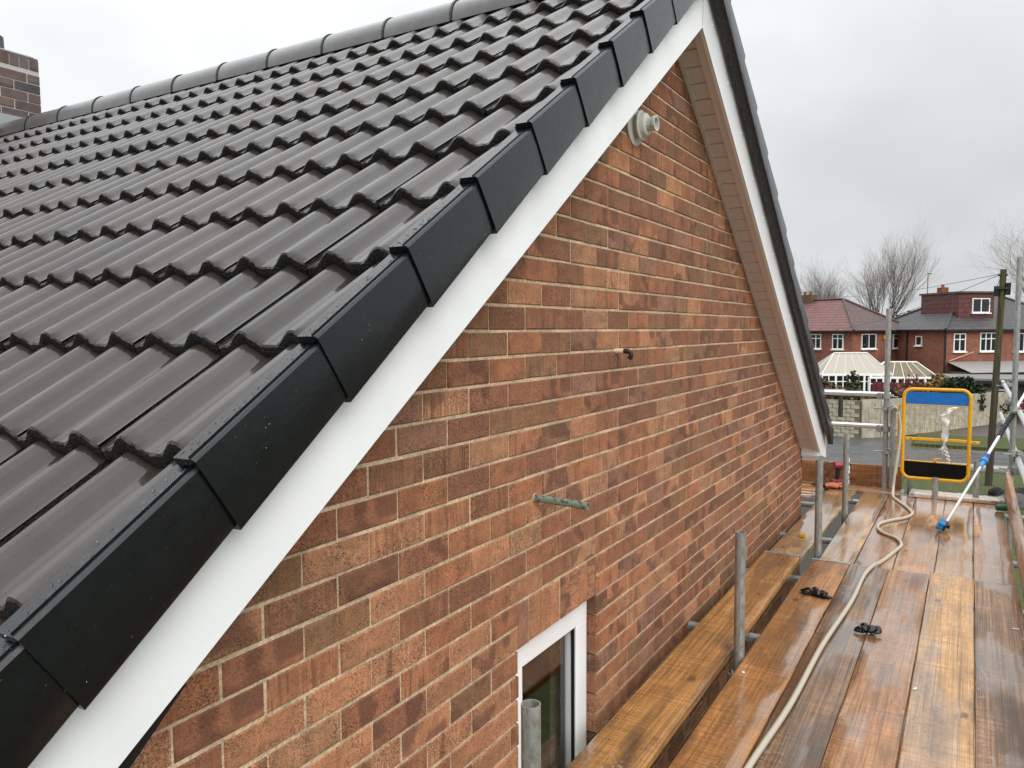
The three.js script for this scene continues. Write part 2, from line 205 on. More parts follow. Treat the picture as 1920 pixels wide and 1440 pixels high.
// ------------------------------------------------------------------ the house under repair
const AZ = -2.045, YB = 7.187, T = 0.7028, A = Math.atan(T), HC = 0.0821136, Y0 = 5.717, ZN = 1.575, ZF = -5.625;
const line = (z, h = 0) => YB + h - T * Math.abs(z - AZ);          // height of the rake line
const house = thing('house', [0, 0, 0], 'brick gable house with new dark tiled roof, white bargeboard and black verge caps', 'house');
const roofG = new THREE.Group(); roofG.name = 'roof'; house.add(roofG);
const WZ0 = -0.6135, WZ1 = -1.2365, WTOP = Y0 - 12 * HC - 0.004, WBOT = 3.62;   // window opening
{
  const wall = mesh('gable_wall', extrudeZY([[ZN, 0], [ZN, line(ZN, 0.16)], [AZ, YB + 0.16], [ZF, line(ZF, 0.16)], [ZF, 0]], -0.22, -0.0045, [[[WZ0 + 0.014, WBOT], [WZ1 - 0.014, WBOT], [WZ1 - 0.014, WTOP + 0.014], [WZ0 + 0.014, WTOP + 0.014]]]), mortarMat, house);
  // brick faces, one geometry for each face of the atlas
  const full = [], brickGeo = (len, hgt, k, du = 1, dv = 1) => { const L = len / 2, H = hgt / 2, c = 0.0028, D = -0.1; const ci = k % AC, cj = Math.floor(k / AC);
    const U = (f) => (ci * CW + 1.5 + f * (CW - 3)) / bw, W = (f) => (cj * CH + 1.5 + f * (CH - 3)) / bh; const r = rng(k * 7 + 1); const j = () => (r() - 0.5) * 0.0022;
    const P = [[-L + c + j(), -H + c + j()], [L - c + j(), -H + c + j()], [L - c + j(), H - c + j()], [-L + c + j(), H - c + j()]], O = [[-L, -H], [L, -H], [L, H], [-L, H]];
    const uvp = ([a, b]) => [U((a / L * 0.5 + 0.5) * du), W((b / H * 0.5 + 0.5) * dv)]; const f3 = ([a, b], x) => [x, b, -a]; const out = [quadGeo(f3(P[0], 0), f3(P[1], 0), f3(P[2], 0), f3(P[3], 0), P.map(uvp))];
    for (let i = 0; i < 4; i++) { const n = (i + 1) % 4; out.push(quadGeo(f3(O[i], -c), f3(O[n], -c), f3(P[n], 0), f3(P[i], 0), [uvp(O[i]), uvp(O[n]), uvp(P[n]), uvp(P[i])])); const a = uvp(O[i]), b = uvp(O[n]); const sh = i % 2 ? [(a[0] > U(0.5) ? -1 : 1) * 0.04, 0] : [0, (a[1] > W(0.5) ? -1 : 1) * 0.03]; out.push(quadGeo(f3(O[i], D), f3(O[n], D), f3(O[n], -c), f3(O[i], -c), [[a[0] + sh[0], a[1] + sh[1]], [b[0] + sh[0], b[1] + sh[1]], b, a])); }
    return mergeGeometries(out); };
  const fullGeo = (k) => full[k] ??= brickGeo(0.2172, HC - 0.0098, k);
  const r = rng(11), list = [];
  const pick = (y, z) => { const low = smooth(5.9, 4.7, y) * smooth(-3.2, -0.5, z); for (let q = 0; q < 30; q++) { const k = Math.floor(r() * AC * AR), t = cellType[k]; const light = t === 'sand' || t === 'buff' || t === 'orange'; const p = light ? 0.3 + 0.7 * low : (t === 'dark' || t === 'olive' || t === 'ochre') ? 1 - 0.8 * low : 0.8; if (r() < p) return k; } return 0; };
  for (let row = -26; row <= 37; row++) { // row number counts downward from the reference bed joint
    const yc = Y0 - (row - 0.5) * HC; if (yc < 2.7) continue;
    const odd = ((row % 2) + 2) % 2; // joints fall on even half bricks in odd courses
    for (let s = -16 + (odd ? 0 : 1); s <= 50; s += 2) {
      let a = s, b = s + 2; if (a < -14) a = -14; if (b > 50) b = 50; if (b <= a) continue;
      let z1 = -0.1125 * a, z0 = -0.1125 * b; // z1 nearer
      if (yc + 0.03 > line(z1, 0.1) && yc + 0.03 > line(z0, 0.1)) continue;
      const inWin = yc < Y0 - 10 * HC && yc > WBOT - 0.02;
      const pieces = [];
      if (inWin && z0 < WZ0 && z1 > WZ1) { if (z1 > WZ0 + 0.03) pieces.push([WZ0 - 0.004, z1]); if (z0 < WZ1 - 0.03) pieces.push([z0, WZ1 + 0.004]); } else pieces.push([z0, z1]);
      for (const [p0, p1] of pieces) list.push({ y: yc, z: (p0 + p1) / 2, len: p1 - p0 - 0.0078, k: pick(yc, (p0 + p1) / 2) });
    }
  }
  // soldier bricks over the window
  for (let i = 0; i < 8; i++) { const w = (WZ0 - WZ1) / 8; list.push({ y: Y0 - 11 * HC, z: WZ0 - (i + 0.5) * w, len: w - 0.0085, hgt: 2 * HC - 0.0115, k: pick(4.8, -0.9), soldier: true }); }
  const eye = camera.position; for (const b of list) b.d = Math.hypot(b.y - eye.y, b.z - eye.z, eye.x) + (b.y < 4.15 ? 40 : 0) + (b.z > 0.95 ? 40 : 0) + (b.y < 4.3 && b.z < -1.3 ? 40 : 0) + (b.y > line(b.z, -0.0) ? 40 : 0);
  list.sort((p, q) => p.d - q.d);
  const cut = new Map(), rest = [];
  list.forEach((b, i) => {
    let g; if (b.soldier) { g = brickGeo(b.hgt, b.len, b.k); g.rotateX(Math.PI / 2); } else if (Math.abs(b.len - 0.2172) < 0.002) g = fullGeo(b.k); else g = brickGeo(b.len, HC - 0.0098, b.k, Math.min(1, b.len / 0.2172));
    const x = (r() - 0.5) * 0.003, ry = (r() - 0.5) * 0.012, rx = (r() - 0.5) * 0.008;
    if (i < 300) { const m = mesh('brick', g, brickMat, wall); m.position.set(x, b.y + (r() - 0.5) * 0.0025, b.z + (r() - 0.5) * 0.003); m.rotation.set(rx, ry, 0); }
    else { const q = plain(g.clone()); q.rotateX(rx); q.rotateY(ry); q.translate(x, b.y, b.z); rest.push(q); }
  });
  const far = mesh('far_bricks', mergeGeometries(rest), brickMat, wall); far.userData.kind = 'stuff';
  // the other walls of the house, and its floors
  const wm = std({ map: brickMap, roughness: 0.9 });
  const side = (n, g) => mesh(n, g, std({ color: 0x7d5440, roughness: 0.9 }), house);
  side('side_wall', box(9.8, 5.0, 0.2, -5.12, 2.5, ZN - 0.1)); side('side_wall', box(9.8, 5.0, 0.2, -5.12, 2.5, ZF + 0.1)); side('party_wall', extrudeZY([[ZN - 0.2, 0], [ZN - 0.2, line(ZN, 0.1)], [AZ, YB + 0.1], [ZF + 0.2, line(ZF, 0.1)], [ZF + 0.2, 0]], -10.2, -10.02));
  mesh('upper_floor', box(9.7, 0.2, 6.7, -5.1, 2.6, -2.03), plaster, house); mesh('upper_ceiling', box(9.7, 0.12, 6.7, -5.1, 4.95, -2.03), plaster, house);
}
{ // the window: white frame with pane, recessed in the brickwork
  const w = new THREE.Group(); w.name = 'window'; house.add(w);
  const zc = (WZ0 + WZ1) / 2, W = WZ0 - WZ1 - 0.006, x = -0.075, top = WTOP - 0.004, bot = WBOT + 0.03, f = 0.095;
  mesh('window_frame', [rbox(0.07, f, W, 0.005, x, top - f / 2, zc), rbox(0.07, f, W, 0.005, x, bot + f / 2, zc), rbox(0.069, top - bot - 2 * f + 0.004, f, 0.005, x, (top + bot) / 2, zc - W / 2 + f / 2), rbox(0.069, top - bot - 2 * f + 0.004, f, 0.005, x, (top + bot) / 2, zc + W / 2 - f / 2)], whitePvc, w);
  mesh('gasket', [box(0.012, 0.006, W - 2 * f, x + 0.02, top - f - 0.004, zc), box(0.012, top - bot - 2 * f, 0.008, x + 0.02, (top + bot) / 2, zc - W / 2 + f + 0.004), box(0.012, top - bot - 2 * f, 0.008, x + 0.02, (top + bot) / 2, zc + W / 2 - f - 0.004)], blackPlastic, w);
  mesh('window_pane', box(0.004, top - bot - 2 * f + 0.01, W - 2 * f + 0.01, x, (top + bot) / 2, zc), glassMat, w);
  mesh('spacer_bar', [box(0.016, top - bot - 2 * f - 0.01, 0.012, x - 0.016, (top + bot) / 2, zc - W / 2 + f + 0.02), box(0.016, top - bot - 2 * f - 0.01, 0.012, x - 0.016, (top + bot) / 2, zc + W / 2 - f - 0.02), box(0.016, 0.012, W - 2 * f - 0.04, x - 0.016, top - f - 0.018, zc)], std({ color: 0x8d9091, metalness: 0.6, roughness: 0.4 }), w);
  mesh('window_sill', rbox(0.2, 0.045, W + 0.02, 0.006, -0.03, bot - 0.025, zc), whitePvc, w);
  mesh('sealant', box(0.012, top - bot, 0.01, -0.034, (top + bot) / 2, WZ0 - 0.006), whitePvc, w);
}
{ // bargeboards, soffits, box end
  const bt = 0.345;
  const near = mesh('bargeboard', extrudeZY([[1.95, line(1.95)], [1.95, line(1.95, bt)], [AZ + 0.0015, YB + bt], [AZ + 0.0015, YB]], 0.142, 0.16), whitePvc, house);
  const far = mesh('bargeboard', extrudeZY([[AZ - 0.0015, YB], [AZ - 0.0015, YB + bt], [-5.86, line(-5.86, bt)], [-5.86, line(-5.86, 0.13)], [-5.60, 4.694], [-5.545, 4.694], [-5.545, line(-5.545)]], 0.142, 0.16), whitePvc, house);
  { const pins = []; for (let k = 0; k < 13; k++) { const z = AZ - 0.16 - 0.275 * k, g = new THREE.SphereGeometry(0.006, 8, 6); g.scale(0.6, 1, 1); g.translate(0.161, line(z, 0.17), z); pins.push(g); } mesh('fixing_pins', pins, whitePvc, house); }
  mesh('joint_trim', [box(0.0025, bt - 0.01, 0.006, 0.161, YB + bt / 2 + 0.01, AZ)], std({ color: 0xb9bcbb, roughness: 0.5 }), house);
  for (const sgn of [1, -1]) { // brown boarded soffit, each board its own piece, with a plain border strip along the outer edge
    const s = new THREE.Group(); s.name = 'soffit'; house.add(s); tag(s, 'brown boarded soffit under the gable overhang');
    const L = 3.52 / Math.cos(A), n = Math.round(L / 0.1), dz = 3.5 / n;
    const strip = (x0, x1, d0, d1, hh) => { const z0 = AZ + sgn * d0, z1 = AZ + sgn * d1; const g = extrudeZY(sgn > 0 ? [[z1, line(z1, hh)], [z1, line(z1, hh + 0.012)], [z0, line(z0, hh + 0.012)], [z0, line(z0, hh)]] : [[z0, line(z0, hh)], [z0, line(z0, hh + 0.012)], [z1, line(z1, hh + 0.012)], [z1, line(z1, hh)]], x0, x1); return g; };
    mesh('border_trim', [strip(0.104, 0.1405, 0.012, 3.5, 0.008), strip(-0.002, 0.018, 0.03, 3.5, 0.012)], brownPvc, s);
    for (let i = 0; i < n; i++) mesh('soffit_board', strip(0.0145, 0.107, 0.03 + i * dz, 0.03 + (i + 1) * dz - 0.008, 0.024), brownPvc, s);
    mesh('soffit_backing', strip(0.0, 0.14, 0.02, 3.5, 0.045), brownPvc, s);
  }
  const be = new THREE.Group(); be.name = 'box_end'; house.add(be);
  mesh('end_panel', rbox(0.098, 0.112, 0.012, 0.002, 0.052, 4.75, -5.548), whitePvc, be); mesh('end_panel', rbox(0.039, 0.114, 0.014, 0.002, 0.1225, 4.75, -5.547), whitePvc, be);
  mesh('under_panel', box(0.14, 0.01, 0.32, 0.07, 4.69, -5.71), whitePvc, be);
  mesh('fascia', box(9.9, 0.2, 0.02, -4.84, 4.8, -5.87), whitePvc, house); mesh('eaves_soffit', box(9.9, 0.012, 0.26, -4.84, 4.692, -5.74), whitePvc, house);
  // black eaves tray behind the near bargeboard
  mesh('eaves_guard', extrudeZY([[1.72, line(1.72, -0.2)], [1.72, line(1.72, -0.01)], [0.80, line(0.80, -0.003)], [0.74, line(0.74, -0.03)]], 0.118, 0.136), blackPlastic, house);
}
{ // roof covering
  const deck = mesh('roof_deck', extrudeZY([[1.72, line(1.72, 0.16)], [1.72, line(1.72, 0.26)], [AZ, YB + 0.26], [-5.8, line(-5.8, 0.26)], [-5.8, line(-5.8, 0.16)], [AZ, YB + 0.16]], -10.2, 0.14), darkMat, roofG);
  // a double roll concrete tile: local x across, y up from the roll top, z down the slope with its tail at zero
  const COV = 0.302, TL = 0.40;
  const ramp = (x) => { const t = Math.abs(((x + 0.0755) % 0.151 + 0.151) % 0.151 - 0.0755); return clamp((0.056 - t) / 0.052); };   // planar flanks, tight crest, flat pan
  const wave = (x) => { const t = Math.abs(((x + 0.0755) % 0.151 + 0.151) % 0.151 - 0.0755); return t < 0.062 ? 0.5 + 0.5 * Math.cos(Math.PI * t / 0.062) : 0; };
  const prof = (x) => -0.035 + 0.035 * (0.2 * (ramp(x - 0.007) + ramp(x - 0.0035) + ramp(x) + ramp(x + 0.0035) + ramp(x + 0.007)) / 5 + 0.8 * wave(x)) - 0.0018 * Math.exp(-Math.pow((x + 0.098) / 0.003, 2)) + 0.001 * smooth(-0.104, -0.094, x) * smooth(-0.06, -0.08, x);
  const xs = []; for (let x = -0.2385; x < 0.0565; x += 0.0045) xs.push(x); xs.push(0.0575);
  function tileGeo(seed) {
    const r = rng(seed), top = [], tail = [], uvT = [], uvB = []; const ups = [0, -0.004, -0.03, -TL]; const nz = (i, q) => q === 0 ? (fbm(i * 0.5 + seed * 9, 1, 3, 2) - 0.5) * 0.006 : 0; const th = 0.035; const ed = (i) => (i === xs.length - 1 ? 0 : 0);
    const Pt = (i, q) => { const x = xs[i]; const lift = x > -0.02 ? 0.004 * smooth(-0.02, 0.04, x) : 0; const under = x < -0.228 ? -0.002 : 0; let y = prof(x) + lift + under; if (q === 0) y -= 0.0035 + 0.002 * fbm(i * 0.7 + seed, 4, 5, 2); return [x, y, ups[q] + nz(i, q)]; };
    const push = (arr, uv, a, b, c, d, f) => { arr.push(...a, ...b, ...c, ...a, ...c, ...d); for (const p of [a, b, c, a, c, d]) uv.push(...f(p)); };
    for (let q = 0; q < ups.length - 1; q++) for (let i = 0; i < xs.length - 1; i++) push(top, uvT, Pt(i, q), Pt(i + 1, q), Pt(i + 1, q + 1), Pt(i, q + 1), (p) => [p[0] + seed * 0.37, p[2] + seed * 0.21]);
    for (let i = 0; i < xs.length - 1; i++) { const a = Pt(i, 0), b = Pt(i + 1, 0); const lo = (p, k) => [p[0], p[1] - th - 0.003 * fbm(k * 0.8 + seed * 3, 7, 9, 2), p[2] - 0.004]; const md = (p, k) => [p[0], p[1] - th * 0.45, p[2] + 0.003 * fbm(k * 1.1 + seed, 2, 8, 2)]; push(tail, uvB, md(a, i), md(b, i + 1), b, a, (p) => [p[0] + seed, p[1]]); push(tail, uvB, lo(a, i), lo(b, i + 1), md(b, i + 1), md(a, i), (p) => [p[0] + seed, p[1]]); push(tail, uvB, [a[0], a[1] - th, -0.09], [b[0], b[1] - th, -0.09], lo(b, i + 1), lo(a, i), (p) => [p[0] + seed, p[2]]); }
    const e0 = Pt(xs.length - 1, 0), e1 = Pt(xs.length - 1, 3), lo = (p) => [p[0] - 0.002, p[1] - 0.014, p[2]]; push(tail, uvB, lo(e0), lo(e1), e1, e0, (p) => [p[2], p[1]]);
    const f0 = Pt(0, 0), f1 = Pt(0, 3); push(tail, uvB, lo(f1), lo(f0), f0, f1, (p) => [p[2], p[1]]);
    const mk = (p, u, ang) => { let g = new THREE.BufferGeometry(); g.setAttribute('position', new THREE.Float32BufferAttribute(p, 3)); g.setAttribute('uv', new THREE.Float32BufferAttribute(u, 2)); g.computeVertexNormals(); return toCreasedNormals(g, ang); };
    return mergeGeometries([mk(top, uvT, 0.75), mk(tail, uvB, 0.6)], true);
  }
  const tiles = []; for (let k = 0; k < 8; k++) tiles.push(tileGeo(k + 1));
  const tops = [0xffffff, 0xe6e3e1, 0xf6efe9, 0xdcdcde].map((c) => { const m = tileTop.clone(); m.color.set(c); return m; }), matSets = tops.map((m) => [m, tileTail]);
  const r = rng(3), mats = matSets[0], DEL = 0.098, rest = [];
  for (let j = -3; j <= 9; j++) {
    const zt = 0.715 - 0.274 * j, yt = line(zt, 0.362); const xl = -1.75 - 0.55 * Math.max(0, j + 0.3);
    for (let c = 0; c < 34; c++) {
      const x = 0.083 - c * COV; if (x < -10) break;
      const g = tiles[Math.floor(r() * 8)], px = x + (r() - 0.5) * 0.003, py = yt + (r() - 0.5) * 0.004, pz = zt + (r() - 0.5) * 0.009, rot = A - DEL + (r() - 0.5) * 0.006;
      if (x > xl && j >= -2) { const m = mesh('roof_tile', g, matSets[Math.floor(r() * 4)], roofG); m.position.set(px, py, pz); m.rotation.x = rot; }
      else if (c % 1 === 0) rest.push([g, px, py, pz, rot]);
    }
  }
  { const gs = [[], []]; for (const [g, x, y, z, rot] of rest) g.groups.forEach((q, k) => { const s = new THREE.BufferGeometry(); for (const n of ['position', 'normal', 'uv']) { const a = g.attributes[n]; s.setAttribute(n, new THREE.Float32BufferAttribute(a.array.slice(q.start * a.itemSize, (q.start + q.count) * a.itemSize), a.itemSize)); } s.rotateX(rot); s.translate(x, y, z); gs[k].push(s); });
    const m = mesh('other_tiles', mergeGeometries([mergeGeometries(gs[0]), mergeGeometries(gs[1])], true), mats, roofG); m.userData.kind = 'stuff'; }
  // dry verge caps on both rakes
  const capProf = [[0.172, 0.002], [0.2185, 0.002], [0.2235, -0.003], [0.2265, -0.05], [0.2305, -0.148], [0.229, -0.152], [0.189, -0.152], [0.189, -0.142], [0.2185, -0.142], [0.2145, -0.012], [0.172, -0.010]].reverse();
  const capBody = plain(prism(capProf, -0.372, 0)); { const p = capBody.attributes.position; for (let i = 0; i < p.count; i++) if (p.getY(i) < -0.04) p.setY(i, p.getY(i) * (1 - 0.2 * Math.min(1, -p.getZ(i) / 0.3325))); }   // the skirt is deeper at its tail
  const capGeo = toCreasedNormals(mergeGeometries([capBody, plain(box(0.05, 0.05, 0.012, 0.191, -0.031, -0.010)), plain(box(0.0012, 0.0045, 0.37, 0.2095, 0.003, -0.187))]), 0.5);
  for (let j = -3; j <= 9; j++) { const z = 0.777 - 0.2735 * j; const m = mesh('verge_cap', capGeo, vergeMat, roofG); m.position.set((r() - 0.5) * 0.002, line(z, 0.392), z); m.rotation.x = A - 0.05 + (r() - 0.5) * 0.006; m.rotation.y = 0.014; }
  const capFar = capGeo.clone(); capFar.scale(1, 1, -1); { const ix = capFar.index; const p = capFar.attributes; for (const n of ['position', 'normal', 'uv']) { const a = p[n]; for (let i = 0; i < a.count; i += 3) for (let q = 0; q < a.itemSize; q++) { const t = a.array[(i + 1) * a.itemSize + q]; a.array[(i + 1) * a.itemSize + q] = a.array[(i + 2) * a.itemSize + q]; a.array[(i + 2) * a.itemSize + q] = t; } } }
  for (let j = 0; j <= 13; j++) { const z = -5.86 + 0.2735 * j; if (z > AZ - 0.1) break; const m = mesh('verge_cap', capFar, vergeMat, roofG); m.position.set((r() - 0.5) * 0.002, line(z, 0.392), z); m.rotation.x = -(A - 0.05); m.rotation.y = -0.014; }
  { const gs = []; for (let j = 0; j <= 13; j++) for (let c = 0; c < 8; c++) { const z = -5.80 + 0.2735 * j; if (z > AZ - 0.2) break; const g = tiles[c].clone(); g.clearGroups(); g.rotateX(A - DEL); g.rotateY(Math.PI); g.translate(0.083 - c * COV - 0.223, line(z, 0.362), z); gs.push(plain(g)); } const m = mesh('far_slope_tiles', mergeGeometries(gs), tileTop, roofG); m.userData.kind = 'stuff'; }
  // ridge tiles with dark union clips
  const arc = []; for (let i = 0; i <= 14; i++) { const t = Math.PI * (i / 14); arc.push([0.108 * Math.cos(t), 0.138 * Math.pow(Math.sin(t), 0.8)]); }
  const inner = arc.map(([x, y]) => [x * 0.86, y * 0.88 - 0.002]).reverse();
  const ridgeGeo = toCreasedNormals(prism([...arc, ...inner], 0.006, 0.462), 0.5); ridgeGeo.rotateY(-Math.PI / 2);
  const clipA = arc.map(([x, y]) => [x * 1.035, y * 1.035 + 0.001]); const clipGeo = prism([...clipA, ...inner], -0.006, 0.008); clipGeo.rotateY(-Math.PI / 2);
  for (let i = 0; i < 20; i++) { const x = 0.235 - 0.470 * i; const t = mesh('ridge_tile', ridgeGeo, ridgeMat, roofG); t.position.set(x, 7.452 + (r() - 0.5) * 0.002, AZ); if (i) { const c = mesh('ridge_clip', clipGeo, blackPlastic, roofG); c.position.set(x, 7.453, AZ); } if (x - 0.47 < -5.6) break; }
  mesh('ridge_end_cap', rbox(0.012, 0.15, 0.24, 0.004, 0.236, 7.51, AZ), vergeMat, roofG);
  // water beads on the nearest caps
  const bead = new THREE.SphereGeometry(1, 6, 4); const N = 900, im = new THREE.InstancedMesh(bead, phys({ color: 0xffffff, roughness: 0.03, transmission: 1, thickness: 0.002, ior: 1.33 }), N); const M = new THREE.Matrix4();
  for (let i = 0; i < N; i++) { const j = Math.floor(r() * 5) - 2, z0 = 0.777 - 0.2735 * j, u = -r() * 0.33, s = 0.0007 + 0.0019 * Math.pow(r(), 3); const top = r() < 0.8; const a = A - 0.05; const lx = top ? 0.176 + r() * 0.032 : 0.2255, ly = top ? 0.0022 : -0.01 - r() * 0.12; const lxx = top ? lx : 0.2232 + (-ly) * 0.049; const y = ly * Math.cos(a) - u * Math.sin(a), z = ly * Math.sin(a) + u * Math.cos(a); M.makeScale(s * (top ? 1.2 : 0.2), s * (top ? 0.6 : 0.5), s * (top ? 1.3 : 0.5)); M.setPosition(lxx, line(z0, 0.392) + y, z0 + z); im.setMatrixAt(i, M); }
  im.name = 'water_beads'; im.userData.kind = 'stuff'; im.castShadow = im.receiveShadow = true; roofG.add(im);
}
{ // chimney at the far end of the ridge
  const c = new THREE.Group(); c.name = 'chimney'; house.add(c);
  const x1 = -5.92, x0 = -6.6, z0 = -2.36, z1 = -1.45; const r = rng(19);
  mesh('chimney_core', box(x1 - x0 - 0.012, 1.5, z1 - z0 - 0.012, (x0 + x1) / 2, 7.45, (z0 + z1) / 2), std({ color: 0xb4b2ae, roughness: 0.95 }), c);
  const cb = std({ map: tex(512, 512, (i, j) => { const k = Math.floor(i / 64) + 8 * Math.floor(j / 26), n = hash(k, 3, 9), v = 0.75 + 0.3 * fbm(i / 14, j / 14, 95, 4) + 0.25 * n; return mix3([86 * v, 80 * v, 82 * v], [98 * v, 80 * v, 74 * v], hash(k, 4, 9)); }), roughness: 0.9 });  // brick colours greyed to carry the haze over the chimney
  const place = (y, hgt, dz, zz) => { const k = Math.floor(r() * 160), ci = k % AC, cj = Math.floor(k / AC); const L = dz - 0.012; const g = new THREE.BoxGeometry(0.1, hgt, L); const uv = g.attributes.uv; for (let i = 0; i < uv.count; i++) uv.setXY(i, (ci + 0.02 + uv.getX(i) * 0.96 * Math.min(1, L / 0.2)) * CW / bw, (cj + 0.02 + uv.getY(i) * 0.96) * CH / bh); const b = mesh('brick', g, cb, c); b.position.set(x1 - 0.05 + (r() - 0.5) * 0.003, y, zz); };
  for (let row = 0; row < 6; row++) { const y = 7.62 + row * 0.0825, off = row % 2 ? 0.1125 : 0; let za = z0; let first = true; while (za < z1 - 0.02) { const w = Math.min(first && off ? off : 0.225, z1 - za); place(y, 0.071, w, za + w / 2); za += w; first = false; } }
  for (let i = 0; i < 11; i++) { place(8.165, 0.105, (z1 - z0 + 0.02) / 11, z0 + 0.01 + (i + 0.5) * (z1 - z0 - 0.02) / 11); }
  mesh('flaunching', rbox(0.64, 0.05, 0.86, 0.02, (x0 + x1) / 2, 8.215, (z0 + z1) / 2), std({ color: 0x8f8f8c, roughness: 0.95 }), c);
  const pot = mesh('chimney_pot', tubeBetween(V(-6.22, 8.22, -2.08), V(-6.22, 8.40, -2.08), 0.13, 24, 0.125), std({ color: 0x4c5256, roughness: 0.7 }), c);
  mesh('lead_flashing', [box(0.03, 0.15, 0.30, x1 + 0.006, 7.60, z0 + 0.30), box(0.10, 0.012, 0.3, x1 + 0.04, 7.545, z0 + 0.35)], std({ color: 0x9b9fa0, roughness: 0.55, metalness: 0.3 }), c);
}
{ // grey flue terminal high on the gable
  const f = new THREE.Group(); f.name = 'flue_terminal'; house.add(f); tag(f, 'grey plastic boiler flue terminal below the bargeboard'); f.position.set(0, 6.668, -1.615); f.scale.setScalar(0.9);
  const m = phys({ color: 0xc6cac4, roughness: 0.4 }); const lathe = (p) => { const g = new THREE.LatheGeometry(p.map(([a, b]) => new THREE.Vector2(a, b)), 32); g.rotateZ(-Math.PI / 2); return toCreasedNormals(g, 0.5); };
  mesh('wall_plate', lathe([[0.03, 0], [0.092, 0], [0.092, 0.006], [0.08, 0.013], [0.05, 0.015]]), m, f);
  mesh('outer_collar', lathe([[0.05, 0.01], [0.05, 0.032], [0.068, 0.034], [0.07, 0.041], [0.06, 0.048], [0.052, 0.066], [0.046, 0.07], [0.03, 0.07]]), m, f);
  mesh('inner_pipe', lathe([[0.031, 0.06], [0.031, 0.098], [0.036, 0.1], [0.036, 0.112], [0.028, 0.112], [0.027, 0.05]]), m, f); mesh('flue_core', lathe([[0, 0.055], [0.0275, 0.055]]), std({ color: 0x55605c, roughness: 0.8 }), f);
  const o = new THREE.Group(); o.name = 'overflow_elbow'; house.add(o); tag(o, 'short overflow pipe elbow stub in the brickwork'); o.position.set(0, 5.712, -1.425);
  mesh('pipe_stub', tubeBetween(V(-0.01, 0, 0), V(0.036, 0.001, 0), 0.011, 16), phys({ color: 0xe2d3b4, roughness: 0.5 }), o);
  const cv = new THREE.CatmullRomCurve3([V(0.034, 0, 0), V(0.05, 0, 0), V(0.064, -0.006, -0.003), V(0.067, -0.02, -0.004), V(0.058, -0.031, -0.003)]); mesh('elbow', new THREE.TubeGeometry(cv, 16, 0.0098, 12), std({ color: 0x3a241c, roughness: 0.6, metalness: 0.3 }), o);
  const cp = std({ metalness: 0.35, roughness: 0.6, map: tex(128, 128, (i, j) => { const n = fbm(i / 10, j / 6, 91, 4), d = smooth(0.6, 0.7, fbm(i / 8 + 4, j / 9, 92, 3)); return mix3([112 + 50 * n, 136 + 36 * n, 126 + 32 * n], [92, 92, 80], d); }, true, 6, 6) });
  const p = mesh('copper_pipe', pipeGeo(V(-0.02, 5.229, -0.728), V(0.202, 5.222, -0.728), 0.0125, 0.0098), cp, house); tag(p, 'green weathered copper pipe sticking out of the wall');
  mesh('pipe_mortar', tubeBetween(V(-0.01, 5.229, -0.728), V(0.0035, 5.229, -0.728), 0.019, 12, 0.015), mortarMat, house);
}

// ------------------------------------------------------------------ scaffold
const D1 = 4.30, D2 = 4.262, BT = 0.036;
function boardGeo(strip, L, W = 0.222, seed = 1, T0 = BT) { // origin at top centre of one end, runs toward -z
  const r = rng(seed), n = 20, c = 0.006, pos = [], uv = [], idx = []; const prof = [[-W / 2, -c], [-W / 2 + c * 0.4, -c * 0.3], [-W / 2 + c, 0], [-W / 6, 0.0], [W / 6, 0.0], [W / 2 - c, 0], [W / 2 - c * 0.4, -c * 0.3], [W / 2, -c], [W / 2, -T0 + c], [W / 2 - c, -T0], [-W / 2 + c, -T0], [-W / 2, -T0 + c]];
  const u = [0.0, 0.01, 0.02, 0.34, 0.66, 0.98, 0.99, 1.0, 0.88, 0.8, 0.2, 0.12]; const off = 0.001; r(); const bow = (r() - 0.5) * 0.004, cup = (r() - 0.5) * 0.003;
  const ring = prof.length; for (let q = 0; q <= n; q++) { const t = q / n, z = -L * t; prof.forEach(([x, y], i) => { const wob = (fbm(t * 26 + i * 5, i, seed, 2) - 0.5) * 0.0016; const e = Math.abs(x) > W / 2 - 0.01 ? (fbm(t * 40, x > 0 ? 3 : 9, seed + 2, 3) - 0.5) * 0.004 : 0; pos.push(x + e, y + bow * 4 * t * (1 - t) + cup * (x * x * 4 / (W * W)) + wob, z); uv.push((strip + 0.015 + u[i] * 0.97) / WS, off + L * t / 3.9); }); pos.push(pos[pos.length - ring * 3], pos[pos.length - ring * 3 + 1], pos[pos.length - ring * 3 + 2]); uv.push((strip + 0.0) / WS + 0.001, off + L * t / 3.9); }
  const R1 = ring + 1; for (let q = 0; q < n; q++) for (let i = 0; i < ring; i++) { const a = q * R1 + i, b = a + 1, d = a + R1, e = d + 1; idx.push(a, b, e, a, e, d); }
  const cap = (q, flip) => { const base = pos.length / 3; prof.forEach((p, i) => { const o = (q * R1 + i) * 3; pos.push(pos[o], pos[o + 1], pos[o + 2]); uv.push((strip + 0.1 + u[i] * 0.8) / WS, off + i * 0.002); }); const tri = THREE.ShapeUtils.triangulateShape(prof.map((p) => new THREE.Vector2(...p)), []); for (const [a, b, d] of tri) flip ? idx.push(base + a, base + d, base + b) : idx.push(base + a, base + b, base + d); };
  cap(0, false); cap(n, true);
  let g = new THREE.BufferGeometry(); g.setAttribute('position', new THREE.Float32BufferAttribute(pos, 3)); g.setAttribute('uv', new THREE.Float32BufferAttribute(uv, 2)); g.setIndex(idx); g.computeVertexNormals(); g = toCreasedNormals(g, 0.5);
  return g;
}
